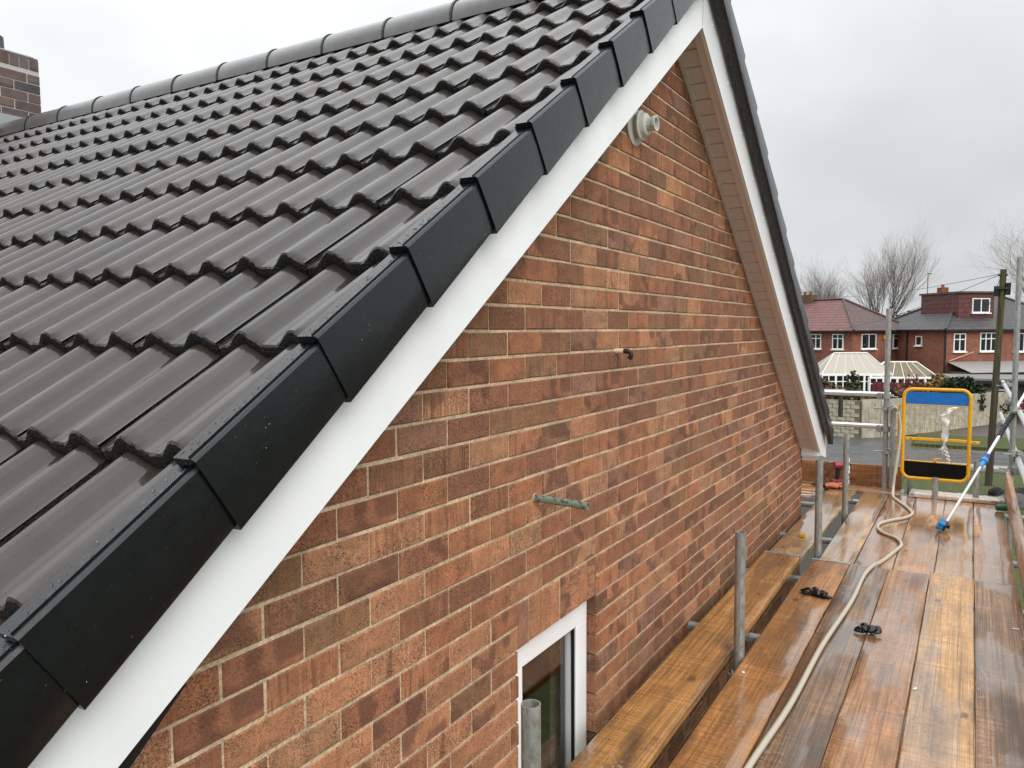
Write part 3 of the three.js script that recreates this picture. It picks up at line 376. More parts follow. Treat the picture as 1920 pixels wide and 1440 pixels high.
function bandGeo(W, T0, z) { const e = 0.0016; return [box(W + 2 * e, e, 0.03, 0, e / 2 + 0.001, z), box(e, T0, 0.03, W / 2 + e / 2 + 0.001, -T0 / 2, z), box(e, T0, 0.03, -W / 2 - e / 2 - 0.001, -T0 / 2, z)]; }
function board(x, y, zNear, zFar, strip, seed, label, opt = {}) {
  const W = opt.w ?? 0.222, L = zNear - zFar; const t = thing('scaffold_board', [x, y, zNear], label, 'board', opt.group ?? 'boards of the scaffold deck');
  mesh('plank', boardGeo(strip, L, W, seed, opt.t ?? BT), opt.mat ?? woodMat, t); if (opt.band !== false) { mesh('end_band', bandGeo(W, opt.t ?? BT, -0.022), galv, t); if (opt.farBand !== false) mesh('end_band', bandGeo(W, opt.t ?? BT, -L + 0.022), galv, t); }
  t.rotation.y = (opt.yaw ?? 0); if (opt.pitch) t.rotation.x = opt.pitch; if (opt.roll) t.rotation.z = opt.roll; return t;
}
const zE = -3.735;
board(0.242, D1 + 0.012, 0.19, zE + 0.02, 0, 1, 'amber scaffold board lying close against the brick gable', { w: 0.232, yaw: 0.004 });
board(0.526, D1, 0.18, zE, 1, 2, 'orange-brown scaffold board just outside the upright tubes, with a black glove on it', { w: 0.224 });
board(0.753, D1 - 0.002, 0.165, zE + 0.01, 2, 3, 'dark grey-brown scaffold board under the near end of the hose', { w: 0.2235, farBand: false });
board(0.978, D1 + 0.001, 0.17, zE + 0.02, 3, 4, 'reddish brown scaffold board with a pale scuff strip beside the second glove', { w: 0.2235, farBand: false });
board(1.208, D1, 0.16, zE - 0.03, 4, 5, 'pale yellow-tan scaffold board in the middle of the near deck', { w: 0.2285, farBand: false });
board(1.434, D1 - 0.001, 0.18, zE + 0.0, 5, 6, 'grey weathered scaffold board on the outer side of the near deck', { w: 0.219, farBand: false });
const zS = -3.36, zT = -6.395;
board(0.207, D2 + 0.002, zS, zT - 0.02, 6, 7, 'wet greyish scaffold board running past the corner of the gable', { yaw: -0.012, w: 0.232 });
board(0.536, D2, zS + 0.02, zT, 7, 8, 'wet shiny tan scaffold board of the far deck beside the upright tubes', { w: 0.212 });
board(0.760, D2 - 0.001, zS, zT + 0.01, 8, 9, 'wet brown scaffold board of the far deck under the bends of the hose', { w: 0.224 });
board(0.990, D2 + 0.001, zS - 0.01, zT, 9, 10, 'wet pinkish brown scaffold board of the far deck left of the brush head', { w: 0.2285 });
board(1.212, D2, zS, zT + 0.02, 10, 11, 'wet light brown scaffold board of the far deck under the brush head', { w: 0.211 });
board(1.432, D2, zS + 0.01, zT + 0.03, 11, 12, 'pinkish tan scaffold board of the far deck along the outer toe board', { w: 0.221 });
function crossBoard(xa, xb, y, z, strip, seed, label, opt = {}) { const t = board(xa, y, 0, -(xb - xa), strip, seed, label, opt); t.position.set(xa, y, z); t.rotation.y = -Math.PI / 2 + (opt.yaw ?? 0); return t; }
crossBoard(-2.2, 0.76, D2 + 0.0, -6.53, 12, 21, 'brown board laid across the far end of the deck under the drill', { w: 0.22, group: 'boards laid across the scaffold' });
crossBoard(-2.2, 0.08, D2 - 0.001, -6.29, 13, 22, 'brown board beyond the wall corner, middle of three', { w: 0.21, group: 'boards laid across the scaffold' });
crossBoard(-2.2, 0.07, D2 - 0.002, -6.03, 14, 23, 'pale wet board beyond the wall corner, nearest of three', { w: 0.17, group: 'boards laid across the scaffold' });
crossBoard(0.815, 1.55, D2 + 0.037, -6.40, 14, 24, 'pale board laid across the deck end below the yellow gate', { w: 0.225, group: 'boards laid across the scaffold', yaw: 0.012 });  // uses the palest wood strip
for (let i = 0; i < 7; i++) board(0.15 + i * 0.232, 2.25, 0.6, -6.4, 5, 60 + i, 'grey board of the lower lift added to darken the deck gaps, ' + ['first', 'second', 'third', 'fourth', 'fifth', 'sixth', 'outermost'][i] + ' from the wall', { group: 'boards of the added lower lift', band: false });  // lower lift added so the view through the deck gaps turns dark
tag(sheet('slabs', [[-0.9, 8], [2.6, 8], [2.6, -9], [-0.9, -9]], 0.02, std({ map: paveMat.map, color: 0x4a4743, roughness: 0.8 })), 'paving slabs under the scaffold, coloured dark as if in shade');  // shade under the deck is put into this dark slab colour
// toe boards stand on edge
{ const t = crossBoard(-2.2, 0.73, 0, 0, 15, 31, 'brown toe board on edge across the far end of the deck', { w: 0.215, group: 'toe boards' }); t.rotation.set(0, -Math.PI / 2, -Math.PI / 2, 'YXZ'); t.position.set(-2.2, 4.374, -6.645); t.rotation.z = Math.PI / 2; 
  const o = board(0, 0, 0, -3.2, 13, 32, 'light brown toe board on edge along the outer side of the far deck', { w: 0.225, group: 'toe boards' }); o.rotation.set(0, 0, Math.PI / 2, 'YXZ'); o.position.set(1.566, 4.378, -3.6);
  const q = board(0, 0, 0, -3.9, 5, 33, 'grey toe board on edge along the outer side of the near deck', { w: 0.225, group: 'toe boards' }); q.rotation.set(0, 0, Math.PI / 2, 'YXZ'); q.position.set(1.606, 4.40, 0.2); }
// tubes and couplers
const TR = 0.02415;
function coupler(parent, p, axis = 'y', ang = 0) { // two hinged halves round the tube, with a bolt and nut
  const g = []; const ring = new THREE.CylinderGeometry(0.034, 0.034, 0.05, 18, 1); g.push(ring); g.push(box(0.03, 0.048, 0.085, 0.04, 0, 0)); const r2 = new THREE.CylinderGeometry(0.033, 0.033, 0.05, 18); r2.rotateX(Math.PI / 2); r2.translate(0.062, 0, 0); g.push(r2);
  const bolt = new THREE.CylinderGeometry(0.0065, 0.0065, 0.1, 10); bolt.rotateX(Math.PI / 2); bolt.translate(0.014, 0, 0.07); g.push(bolt); const nut = new THREE.CylinderGeometry(0.014, 0.014, 0.018, 6); nut.rotateX(Math.PI / 2); nut.translate(0.014, 0, 0.1); g.push(nut); const b2 = new THREE.CylinderGeometry(0.0065, 0.0065, 0.09, 10); b2.rotateZ(Math.PI / 2); b2.translate(-0.06, 0.0, 0.02); g.push(b2);
  const m = mesh('coupler', g, galv, parent); m.position.copy(p); m.rotation.y = ang; if (axis === 'z') m.rotation.set(Math.PI / 2, 0, ang); if (axis === 'x') m.rotation.set(0, ang, Math.PI / 2, 'YXZ'); return m;
}
function tube(a, b, label, cps = [], mat = galv, group = 'scaffold tubes') { const t = thing('scaffold_tube', [a.x, a.y, a.z], label, 'tube', group); mesh('pipe', pipeGeo(V(0, 0, 0), b.clone().sub(a), TR, 0.0205), mat, t); for (const [p, ax, an] of cps) coupler(t, p.clone().sub(a), ax, an); return t; }
tube(V(0.386, 0, -0.012), V(0.387, 4.905, -0.012), 'upright grey tube in front of the house window, nearest of the row', [[V(0.386, 4.15, -0.012), 'y', 0.4]]);
tube(V(0.392, 0, -1.955), V(0.39, 4.878, -1.958), 'upright grey tube in the gap beside the near deck, second of the row', [[V(0.392, 4.17, -1.955), 'y', 2]]);
tube(V(0.398, 0, -4.02), V(0.399, 4.908, -4.01), 'upright grey tube just past the lap of the boards, third of the row', [[V(0.398, 4.13, -4.02), 'y', 1]]);
tube(V(0.396, 0, -5.37), V(0.394, 4.93, -5.36), 'upright tube splashed with white paint, fourth of the row', [[V(0.396, 4.13, -5.37), 'y', 1]]).add((() => { const r = rng(88), gs = []; for (let i = 0; i < 16; i++) { const a = 0.9 + (r() - 0.5) * 1.5, y = 4.5 + r() * r() * 0.32, g = new THREE.SphereGeometry(0.004 + 0.007 * r(), 7, 5); g.scale(0.35, 1 + 1.5 * r(), 1); g.rotateY(-a); g.translate(TR * Math.cos(a), y, TR * Math.sin(a)); gs.push(g); } const m = mesh('paint_splash', gs, whitePvc, new THREE.Group()); return m; })());
tube(V(0.597, 0, -6.5), V(0.588, 5.985, -6.5), 'tall upright tube at the far end of the deck beside the hose', [[V(0.589, 5.16, -6.5), 'y', 2.6], [V(0.59, 5.045, -6.5), 'y', -0.2], [V(0.592, 4.85, -6.5), 'y', 2.6], [V(0.593, 4.64, -6.5), 'y', 0.1]]);
tube(V(1.62, 0, -7.0), V(1.622, 6.45, -7.05), 'tall upright tube at the outer far corner of the scaffold', [[V(1.622, 5.03, -7.03), 'y', 1.2], [V(1.622, 4.62, -7.03), 'y', 0.6], [V(1.622, 4.47, -7.03), 'y', -0.5]]);
tube(V(1.70, 0, -4.75), V(1.70, 6.4, -4.75), 'upright tube on the outer side at the edge of view', [[V(1.70, 4.6, -4.75), 'y', 2.9], [V(1.70, 4.95, -4.75), 'y', 2.9]]);
tube(V(-2.4, 5.18, -6.555), V(0.62, 5.172, -6.555), 'upper bright guard rail at the far end behind the eaves', [], galvBright);
tube(V(-2.4, 4.868, -6.555), V(0.64, 4.865, -6.555), 'lower bright guard rail at the far end behind the eaves', [], galvBright);
tube(V(1.668, 5.01, -11.9), V(1.668, 5.015, 0.4), 'upper bright guard rail along the outer side of the scaffold', [[V(1.668, 5.01, -11.2), 'z', 0.5], [V(1.668, 5.012, -8.3), 'z', 2.5]], galvBright);
tube(V(1.668, 4.50, -12.3), V(1.668, 4.68, 0.4), 'lower bright guard rail along the outer side of the scaffold', [[V(1.668, 4.52, -10.7), 'z', 2.4]], galvBright);
for (const [x, y0, n] of [[0.45, D1 - BT - 0.10, 'inner ledger tube under the deck along the gable'], [1.62, D2 - BT - 0.09, 'outer ledger tube under the deck']]) tube(V(x, y0, 0.5), V(x, y0, -7.2), n);
for (const [z, y, n] of [[-0.55, 4.238, 'first'], [-2.35, 4.238, 'second'], [-3.55, 4.198, 'third'], [-4.6, 4.2, 'fourth'], [-6.15, 4.198, 'fifth']]) tube(V(0.03, y, z), V(1.8, y, z), n + ' cross tube carrying the deck boards, counted from the near end');
tube(V(-2.2, 4.198, -5.82), V(0.3, 4.198, -5.82), 'grey cross tube in the dark gap at the wall corner');
tube(V(0.655, 4.3, -6.47), V(0.65, 5.06, -6.47), 'short tube clamped beside the tall far upright', []);
{ const t = thing('reveal_tie', [0, 0, 0], 'dark short tube standing behind the eaves', 'tube'); mesh('pipe', pipeGeo(V(0.08, 4.86, -7.3), V(0.08, 5.13, -7.3), TR, 0.02), steelDark, t); mesh('pipe', pipeGeo(V(-0.5, 5.13, -7.3), V(0.12, 5.13, -7.3), TR, 0.02), galv, t); }

// ------------------------------------------------------------------ loading gate
{
  const g = thing('ladder_gate', [0.747, 4.433, -6.35], 'yellow mesh scaffold gate with blue top panel and black bottom panel', 'gate'); g.rotation.y = 0.0;
  const W = 0.525, H = 0.815, R = 0.07, yel = std({ roughness: 0.42, map: tex(256, 256, (i, j) => { const n = fbm(i / 20, j / 20, 101, 4), s = smooth(0.64, 0.72, fbm(i / 9, j / 9, 102, 4)); return mix3([226 * (0.88 + 0.2 * n), 166 * (0.88 + 0.2 * n), 12], [92, 66, 34], s * 0.7); }, true, 4, 4) });
  const pts = []; const cr = (cx, cy, a0) => { for (let k = 0; k <= 6; k++) { const a = a0 + k / 6 * Math.PI / 2; pts.push(V(cx + R * Math.cos(a), cy + R * Math.sin(a), 0)); } }; cr(W - R, H - R, 0); cr(R, H - R, Math.PI / 2); cr(R, R, Math.PI); cr(W - R, R, 1.5 * Math.PI);
  const path = new THREE.CurvePath(); for (let i = 0; i < pts.length; i++) path.add(new THREE.LineCurve3(pts[i], pts[(i + 1) % pts.length]));
  const c3 = new THREE.CatmullRomCurve3(pts.flatMap((p, i) => { const n = pts[(i + 1) % pts.length]; return p.distanceTo(n) > 0.1 ? [p, p.clone().lerp(n, 0.1), p.clone().lerp(n, 0.5), p.clone().lerp(n, 0.9)] : [p]; }), true, 'catmullrom', 0.3);
  mesh('gate_frame', new THREE.TubeGeometry(c3, 220, 0.0155, 12, true), yel, g);
  mesh('middle_bar', [rbox(W - 0.03, 0.026, 0.02, 0.004, W / 2, 0.362, 0), rbox(0.07, 0.026, 0.024, 0.006, W + 0.045, 0.355, 0)], yel, g);
  mesh('lower_bar', tubeBetween(V(0.02, 0.158, 0), V(W - 0.02, 0.152, 0), 0.006, 8), yel, g); mesh('upper_bar', tubeBetween(V(0.02, 0.675, 0), V(W - 0.02, 0.672, 0), 0.005, 8), yel, g);
  mesh('blue_panel', rbox(W - 0.03, 0.115, 0.006, 0.003, W / 2, 0.732, 0), std({ color: 0x0d6fc0, roughness: 0.45, map: tex(128, 128, (i, j) => { const v = 215 + 40 * fbm(i / 16, j / 16, 103, 4); return [v, v, v]; }, true, 5, 5) }), g);
  mesh('black_panel', rbox(W - 0.03, 0.138, 0.006, 0.003, W / 2, 0.083, 0), phys({ color: 0x030303, roughness: 0.7, specularIntensity: 0.4 }), g);
  for (let i = 1; i < 12; i++) mesh('mesh_wire', tubeBetween(V(i * W / 12, 0.155, 0.004), V(i * W / 12, 0.675, 0.004), 0.0014, 6), steelYellow(), g);
  for (let i = 1; i < 12; i++) mesh('mesh_wire', tubeBetween(V(0.015, 0.155 + i * 0.52 / 12, 0.006), V(W - 0.015, 0.155 + i * 0.52 / 12, 0.006), 0.0014, 6), steelYellow(), g);
  mesh('hinge_post', [tubeBetween(V(-0.045, 0.02, -0.02), V(-0.04, 0.67, -0.02), 0.008, 10), box(0.05, 0.02, 0.03, -0.02, 0.66, -0.01), box(0.05, 0.02, 0.03, -0.02, 0.25, -0.01)], yel, g);
  mesh('latch', [rbox(0.022, 0.03, 0.03, 0.005, 0.265, 0.175, 0.005), rbox(0.05, 0.012, 0.02, 0.004, 0.29, 0.19, 0.005)], yel, g);
  // posts the gate hangs from
  tube(V(0.80, 4.1, -6.62), V(0.80, 4.47, -6.62), 'short post under the left part of the yellow gate'); tube(V(1.335, 4.1, -6.40), V(1.335, 4.62, -6.40), 'short post right of the yellow gate'); tube(V(1.02, 4.12, -6.30), V(1.02, 4.46, -6.30), 'thin post below the middle of the yellow gate');
  // torn tape tied to the gate
  const t = thing('plastic_tape', [1.08, 4.6, -6.335], 'torn white plastic tape knotted on the yellow gate', 'tape'); const ribbon = (pts, w, tw) => { const cv = new THREE.CatmullRomCurve3(pts), n = 26, pos = [], idx = []; const r = rng(41); for (let i = 0; i <= n; i++) { const p = cv.getPoint(i / n), a = tw * i / n + 0.5 * Math.sin(i * 0.9), ww = w * (0.75 + 0.45 * r()); for (const s of [-1, -0.33, 0.33, 1]) pos.push(p.x + Math.cos(a) * ww * s, p.y + (r() - 0.5) * 0.003, p.z + Math.sin(a) * ww * s + 0.008 * Math.sin(s * 3 + i)); } for (let i = 0; i < n; i++) for (let k = 0; k < 3; k++) { const a = i * 4 + k; idx.push(a, a + 1, a + 5, a, a + 5, a + 4); } const g2 = new THREE.BufferGeometry(); g2.setAttribute('position', new THREE.Float32BufferAttribute(pos, 3)); g2.setIndex(idx); g2.computeVertexNormals(); return g2; };
  const tm = phys({ color: 0xf0efec, roughness: 0.4, transmission: 0.2, thickness: 0, side: THREE.DoubleSide });
  mesh('tape_strip', ribbon([V(0.075, 0.5, 0.02), V(0.03, 0.47, 0.025), V(0.0, 0.42, 0.02), V(0.012, 0.32, 0.03), V(0.0, 0.2, 0.02), V(0.005, 0.12, 0.02)], 0.03, 0.9), tm, t); mesh('tape_strip', ribbon([V(0.01, 0.44, 0.02), V(-0.03, 0.42, 0.03), V(-0.045, 0.39, 0.02)], 0.026, 0.8), tm, t); mesh('tape_strip', ribbon([V(0.005, 0.14, 0.02), V(-0.03, 0.115, 0.03), V(-0.04, 0.11, 0.02)], 0.02, 0.8), tm, t); mesh('tape_strip', ribbon([V(0.005, 0.13, 0.02), V(0.03, 0.06, 0.02), V(0.045, 0.0, 0.025)], 0.016, 0.5), tm, t); mesh('tape_strip', ribbon([V(0.0, 0.13, 0.02), V(-0.01, 0.07, 0.03)], 0.012, 0.9), tm, t);
}
function steelYellow() { return steelYellow.m ??= std({ color: 0xa08a4a, metalness: 0.4, roughness: 0.5 }); }

// ------------------------------------------------------------------ hose, gloves, brush, tools
{
  const P = [[0.655, D1 + 0.013, -0.6], [0.66, D1 + 0.013, -1.01], [0.693, D1 + 0.013, -1.55], [0.706, D1 + 0.013, -2.22], [0.745, D1 + 0.013, -2.95], [0.752, D1 + 0.013, -3.5], [0.775, D1 + 0.008, -3.72], [0.80, D2 + 0.014, -3.95], [0.861, D2 + 0.013, -4.29], [0.882, D2 + 0.013, -4.47], [0.838, D2 + 0.013, -4.63], [0.74, D2 + 0.013, -4.75], [0.69, D2 + 0.013, -4.88], [0.688, D2 + 0.013, -5.03], [0.753, D2 + 0.013, -5.2], [0.85, D2 + 0.013, -5.36], [0.886, D2 + 0.013, -5.53], [0.835, D2 + 0.013, -5.76], [0.74, D2 + 0.013, -6.03], [0.69, D2 + 0.016, -6.2], [0.684, 4.34, -6.29], [0.692, 4.46, -6.31], [0.714, 4.66, -6.33], [0.727, 4.855, -6.34], [0.716, 5.0, -6.36], [0.69, 5.065, -6.40], [0.655, 5.06, -6.43], [0.628, 5.03, -6.45], [0.62, 4.9, -6.46]];
  const c = new THREE.CatmullRomCurve3(P.map((p) => V(...p)), false, 'centripetal'); const h = mesh('hose', new THREE.TubeGeometry(c, 420, 0.0118, 12), phys({ roughness: 0.45, color: 0xb6afa0 })); tag(h, 'beige hose snaking along the wet boards and up the far upright tube', 'hose');
}
function crumple(seed, parts) { // soft rubber: lumpy tubes pressed together
  const gs = []; parts.forEach(([pts, r0, r1], k) => { const cv = new THREE.CatmullRomCurve3(pts.map((p) => V(...p))); const g = new THREE.TubeGeometry(cv, 18, 1, 10); const p = g.attributes.position; for (let i = 0; i < p.count; i++) { const t = Math.floor(i / 11) / 18, q = cv.getPoint(t); const rr = mix(r0, r1, t) * (0.7 + 0.7 * fbm(i % 11 * 0.6 + k * 7, t * 8, seed, 3)) * (t > 0.97 || t < 0.03 ? 0.35 : 1); p.setXYZ(i, q.x + (p.getX(i) - q.x) * rr, Math.max(0.001, q.y + (p.getY(i) - q.y) * rr * 0.6), q.z + (p.getZ(i) - q.z) * rr); } gs.push(g); }); const m = mergeVertices(mergeGeometries(gs.map(plain)).deleteAttribute('normal'), 1e-5); m.computeVertexNormals(); return m; }
const rubber = phys({ color: 0x0b0b0c, roughness: 0.32 });
{
  const a = crumple(51, [[[[-0.03, 0.014, 0.0], [0.02, 0.018, 0.005], [0.062, 0.012, 0.008]], 0.028, 0.03], [[[-0.02, 0.012, 0.015], [-0.06, 0.01, 0.018], [-0.075, 0.008, 0.012]], 0.017, 0.009], [[[-0.02, 0.018, -0.012], [-0.05, 0.024, -0.025], [-0.062, 0.014, -0.034]], 0.015, 0.008], [[[0, 0.02, 0.0], [-0.04, 0.03, 0.0], [-0.085, 0.01, -0.006]], 0.014, 0.009], [[[0.0, 0.02, -0.015], [-0.01, 0.032, -0.032], [-0.03, 0.02, -0.045]], 0.013, 0.008], [[[0.04, 0.016, 0.015], [0.07, 0.012, 0.02], [0.088, 0.006, 0.012]], 0.018, 0.012]]);
  const g = mesh('rubber_glove', a, rubber); g.position.set(0.556, D1 + 0.001, -2.98); g.rotation.y = -0.1; tag(g, 'crumpled black rubber glove on the orange-brown board', 'glove', 'black gloves dropped on the deck');
  const b = crumple(57, [[[[-0.02, 0.014, 0.0], [0.01, 0.024, 0.0], [0.035, 0.016, 0.004]], 0.026, 0.03], [[[-0.01, 0.012, 0.01], [-0.04, 0.01, 0.014], [-0.058, 0.006, 0.004]], 0.017, 0.007], [[[0.0, 0.02, -0.01], [-0.015, 0.036, -0.02], [-0.03, 0.024, -0.022]], 0.013, 0.009], [[[0.02, 0.016, -0.012], [0.042, 0.03, -0.014], [0.052, 0.02, 0.006], [0.03, 0.014, 0.022]], 0.016, 0.011], [[[-0.01, 0.012, -0.005], [-0.035, 0.02, -0.006], [-0.056, 0.008, -0.004]], 0.013, 0.007]]);
  const g2 = mesh('rubber_glove', b, rubber); g2.position.set(0.868, D1 + 0.001, -2.535); tag(g2, 'balled up black rubber glove on the seam of the reddish board', 'glove', 'black gloves dropped on the deck');
}
{ // telescopic wash brush leaning on the outer rail
  const t = thing('wash_brush', [1.115, D2, -5.06], 'telescopic wash brush with blue bristles leaning on the outer guard rail', 'brush');
  const a = V(0.03, 0.075, -0.02), dir = V(1.69, 5.10, -7.36).sub(V(1.145, D2 + 0.075, -5.08)); const L = dir.length(); dir.normalize(); const at = (d) => a.clone().addScaledVector(dir, d);
  mesh('pole', tubeBetween(at(0), at(1.12), 0.0105, 16), std({ color: 0xd4d2d0, metalness: 0.35, roughness: 0.35 }), t); mesh('outer_pole', tubeBetween(at(1.05), at(L + 0.9), 0.013, 16), std({ color: 0xdedddb, metalness: 0.35, roughness: 0.35 }), t);
  mesh('clamp', [tubeBetween(at(0.97), at(1.12), 0.018, 12, 0.022), tubeBetween(at(1.06), at(1.11), 0.031, 8)], phys({ color: 0x2a84bd, roughness: 0.4 }), t); mesh('clamp_collar', tubeBetween(at(1.12), at(1.19), 0.0245, 12), phys({ color: 0x24357e, roughness: 0.4 }), t);
  const grips = []; for (let k = 0; k < 9; k++) grips.push(tubeBetween(at(1.60 + k * 0.063), at(1.66 + k * 0.063), 0.0225, 14, 0.0205)); mesh('grip', grips, phys({ color: 0x1a2028, roughness: 0.7 }), t);
  const hd = new THREE.Group(); hd.name = 'brush_head'; t.add(hd); hd.position.set(0.005, 0.05, 0.0); hd.rotation.set(0.0, -0.12, -0.35); hd.scale.setScalar(0.68);
  mesh('head_block', [rbox(0.022, 0.07, 0.20, 0.006, 0.028, 0.0, 0), rbox(0.05, 0.04, 0.05, 0.008, 0.045, 0.012, 0)], blackPlastic, hd);
  const br = []; const r = rng(61); for (let i = 0; i < 7; i++) for (let k = 0; k < 18; k++) { const y = -0.03 + i * 0.01 + (r() - 0.5) * 0.004, z = -0.094 + k * 0.011 + (r() - 0.5) * 0.004; br.push(tubeBetween(V(0.02, y, z), V(-0.045 + (r() - 0.5) * 0.008, y * 1.35 + (r() - 0.5) * 0.012, z * 1.12 + (r() - 0.5) * 0.01), 0.0042, 5, 0.0058)); } mesh('bristles', br, std({ color: 0x2a86c0, roughness: 0.7 }), hd);
}
{ // cordless drill and work gloves at the far end
  const t = thing('cordless_drill', [0.205, D2 + 0.001, -6.47], 'red and black cordless drill behind the painted upright tube', 'drill'); t.rotation.y = 0.5;
  const red = phys({ color: 0x86202a, roughness: 0.4 });
  mesh('motor_body', [tubeBetween(V(-0.06, 0.215, 0), V(0.05, 0.215, 0), 0.034, 18, 0.031)], red, t); mesh('chuck', tubeBetween(V(0.05, 0.215, 0), V(0.1, 0.215, 0), 0.025, 14, 0.014), steelDark, t); mesh('handle', [tubeBetween(V(-0.02, 0.2, 0), V(-0.035, 0.07, 0), 0.022, 12, 0.02)], blackPlastic, t); mesh('battery', [rbox(0.12, 0.055, 0.075, 0.01, -0.03, 0.0335, 0)], blackPlastic, t); mesh('battery_cap', rbox(0.11, 0.02, 0.07, 0.006, -0.03, 0.066, 0), red, t);
  const g = mesh('work_glove', crumple(63, [[[[-0.06, 0.02, 0], [0, 0.03, 0.01], [0.06, 0.022, 0.01]], 0.04, 0.045], [[[0.04, 0.02, 0], [0.09, 0.03, 0.02], [0.14, 0.014, 0.02]], 0.028, 0.018], [[[0.03, 0.03, -0.01], [0.08, 0.05, -0.02], [0.12, 0.02, -0.03]], 0.022, 0.014]]), std({ color: 0xae6444, roughness: 0.85 })); g.position.set(0.15, D2 + 0.001, -6.36); tag(g, 'orange work glove lying before the drill', 'glove');
  const k = mesh('work_glove', crumple(67, [[[[-0.06, 0.02, 0], [0, 0.028, 0.01], [0.05, 0.02, 0.0]], 0.035, 0.04], [[[-0.04, 0.02, 0], [-0.09, 0.02, 0.02]], 0.02, 0.012]]), std({ color: 0x2a2d36, roughness: 0.85 })); k.position.set(0.04, D2 + 0.001, -6.40); tag(k, 'dark grey work glove left of the orange one', 'glove');
  const w = mesh('wood_wedge', rbox(0.035, 0.022, 0.05, 0.003), std({ color: 0xb98a2a, roughness: 0.8 })); w.position.set(0.235, D2 + 0.014, -4.38); tag(w, 'small yellow block on the wet board near the wall', 'block');
  const cap = thing('tube_cap', [1.528, D2 + 0.035, -6.05], 'green plastic end cap of a tube beside the outer toe board', 'cap'); mesh('cap_body', tubeBetween(V(0.03, 0, 0), V(-0.04, -0.004, 0.01), 0.03, 18, 0.026), phys({ color: 0x1f5a38, roughness: 0.5 }), cap); mesh('cap_end', tubeBetween(V(-0.04, -0.004, 0.01), V(-0.05, -0.005, 0.012), 0.026, 18, 0.018), phys({ color: 0x1f5a38, roughness: 0.5 }), cap);
  for (const [x, z, l, a, n] of [[0.455, -1.78, 0.012, 0.4, 'tiny white chip of plastic beside the second upright'], [1.11, -1.98, 0.02, 1.2, 'small pale offcut lying across the seam of the near boards'], [1.50, -2.95, 0.03, 0.1, 'small white offcut on the grey outer board']]) { const c = mesh('plastic_offcut', rbox(l, 0.005, 0.009, 0.002), whitePvc); c.position.set(x, D1 + 0.004, z); c.rotation.y = a; tag(c, n, 'offcut'); }
  const d = thing('debris_pile', [3.6, 0.02, -29], 'black rubbish sacks and scrap heaped on the lawn by the pole', 'rubbish'); const r = rng(71); const dm = [darkMat, std({ color: 0x9a9a98, roughness: 0.7 }), std({ color: 0x3c3c40, roughness: 0.6 })]; for (let i = 0; i < 14; i++) { const m = mesh('sack', new THREE.IcosahedronGeometry(0.25 + r() * 0.3, 2), dm[i % 3 === 1 && i > 6 ? 1 : i % 2 * 2], d); const p = m.geometry.attributes.position; for (let q = 0; q < p.count; q++) { const n = 0.7 + 0.6 * fbm(p.getX(q) * 4 + i * 5, p.getZ(q) * 4 + p.getY(q) * 3, 73, 3); p.setXYZ(q, p.getX(q) * n, p.getY(q) * n * 0.7, p.getZ(q) * n); } m.geometry.computeVertexNormals(); m.position.set((r() - 0.5) * 3, 0.12, (r() - 0.5) * 2.4); }
  const wp = mesh('white_pipe', tubeBetween(V(1.55, 0.06, -26.4), V(3.5, 0.10, -30.5), 0.06, 12), whitePvc); tag(wp, 'long white plastic pipe lying on the lawn', 'pipe');
}

// ------------------------------------------------------------------ the street behind
const farBrick = (c) => std({ color: c, roughness: 0.9, map: tex(512, 512, (i, j) => { const row = Math.floor(j / 8), off = row % 2 ? 12 : 0, ci = Math.floor((i + off) / 24); const mort = (j % 8 < 1) || ((i + off) % 24 < 1); const n = hash(ci, row, 81), f = 0.86 + 0.26 * fbm(i / 60, j / 60, 82, 3); return mort ? [186 * f, 170 * f, 150 * f] : [(220 + 35 * n) * f, (205 + 40 * n) * f, (195 + 45 * n) * f]; }, true, 0.21, 0.21) });
const farRoof = (c, lines) => std({ color: c, roughness: 0.55, map: tex(256, 512, (i, j) => { const y = (j % 64) / 64; const e = y < 0.18 ? lines : 1; const n = 0.8 + 0.4 * hash(Math.floor(i / 8), Math.floor(j / 64), 83) * 0.5 + 0.25 * (fbm(i / 40, j / 40, 84, 4) - 0.3); const v = 235 * n * e; return [v, v, v]; }, true, 0.4, 0.36) });
const redWall = farBrick(0x946656), roofRed = farRoof(0x7a4a44, 0.55), roofBrown = farRoof(0x5d4743, 0.8), roofGrey = farRoof(0x4d4a4c, 0.82), tileHung = farRoof(0x6e3c38, 0.75), winWhite = std({ color: 0xeeeeea, roughness: 0.5 }), winGlass = phys({ color: 0x20262a, roughness: 0.06, specularIntensity: 1 }), gutter = std({ color: 0x17181a, roughness: 0.5 }), renderGrey = std({ color: 0x9c988f, roughness: 0.9, map: paveMat.map });
function winPart(parent, o, ux, n, w, h, cols, trans) { // o: lower left corner, ux: unit vector along wall, n: outward
  const g = new THREE.Group(); g.name = 'window'; parent.add(g); g.position.set(...o); g.rotation.y = Math.atan2(-ux[2], ux[0]); const fr = 0.07, bars = [box(w, fr, 0.09, w / 2, fr / 2, 0.02), box(w, fr, 0.09, w / 2, h - fr / 2, 0.02)]; for (let i = 0; i <= cols; i++) bars.push(box(fr, h - 2 * fr, 0.088, fr / 2 + i * (w - fr) / cols, h / 2, 0.02)); if (trans) bars.push(box(w - 2 * fr, fr * 0.9, 0.084, w / 2, h * (1 - trans), 0.02));
  mesh('frame', bars, winWhite, g); mesh('pane', box(w - 0.04, h - 0.04, 0.02, w / 2, h / 2, 0.005), winGlass, g); mesh('sill', box(w + 0.12, 0.09, 0.2, w / 2, -0.04, 0.07), winWhite, g); return g;
}
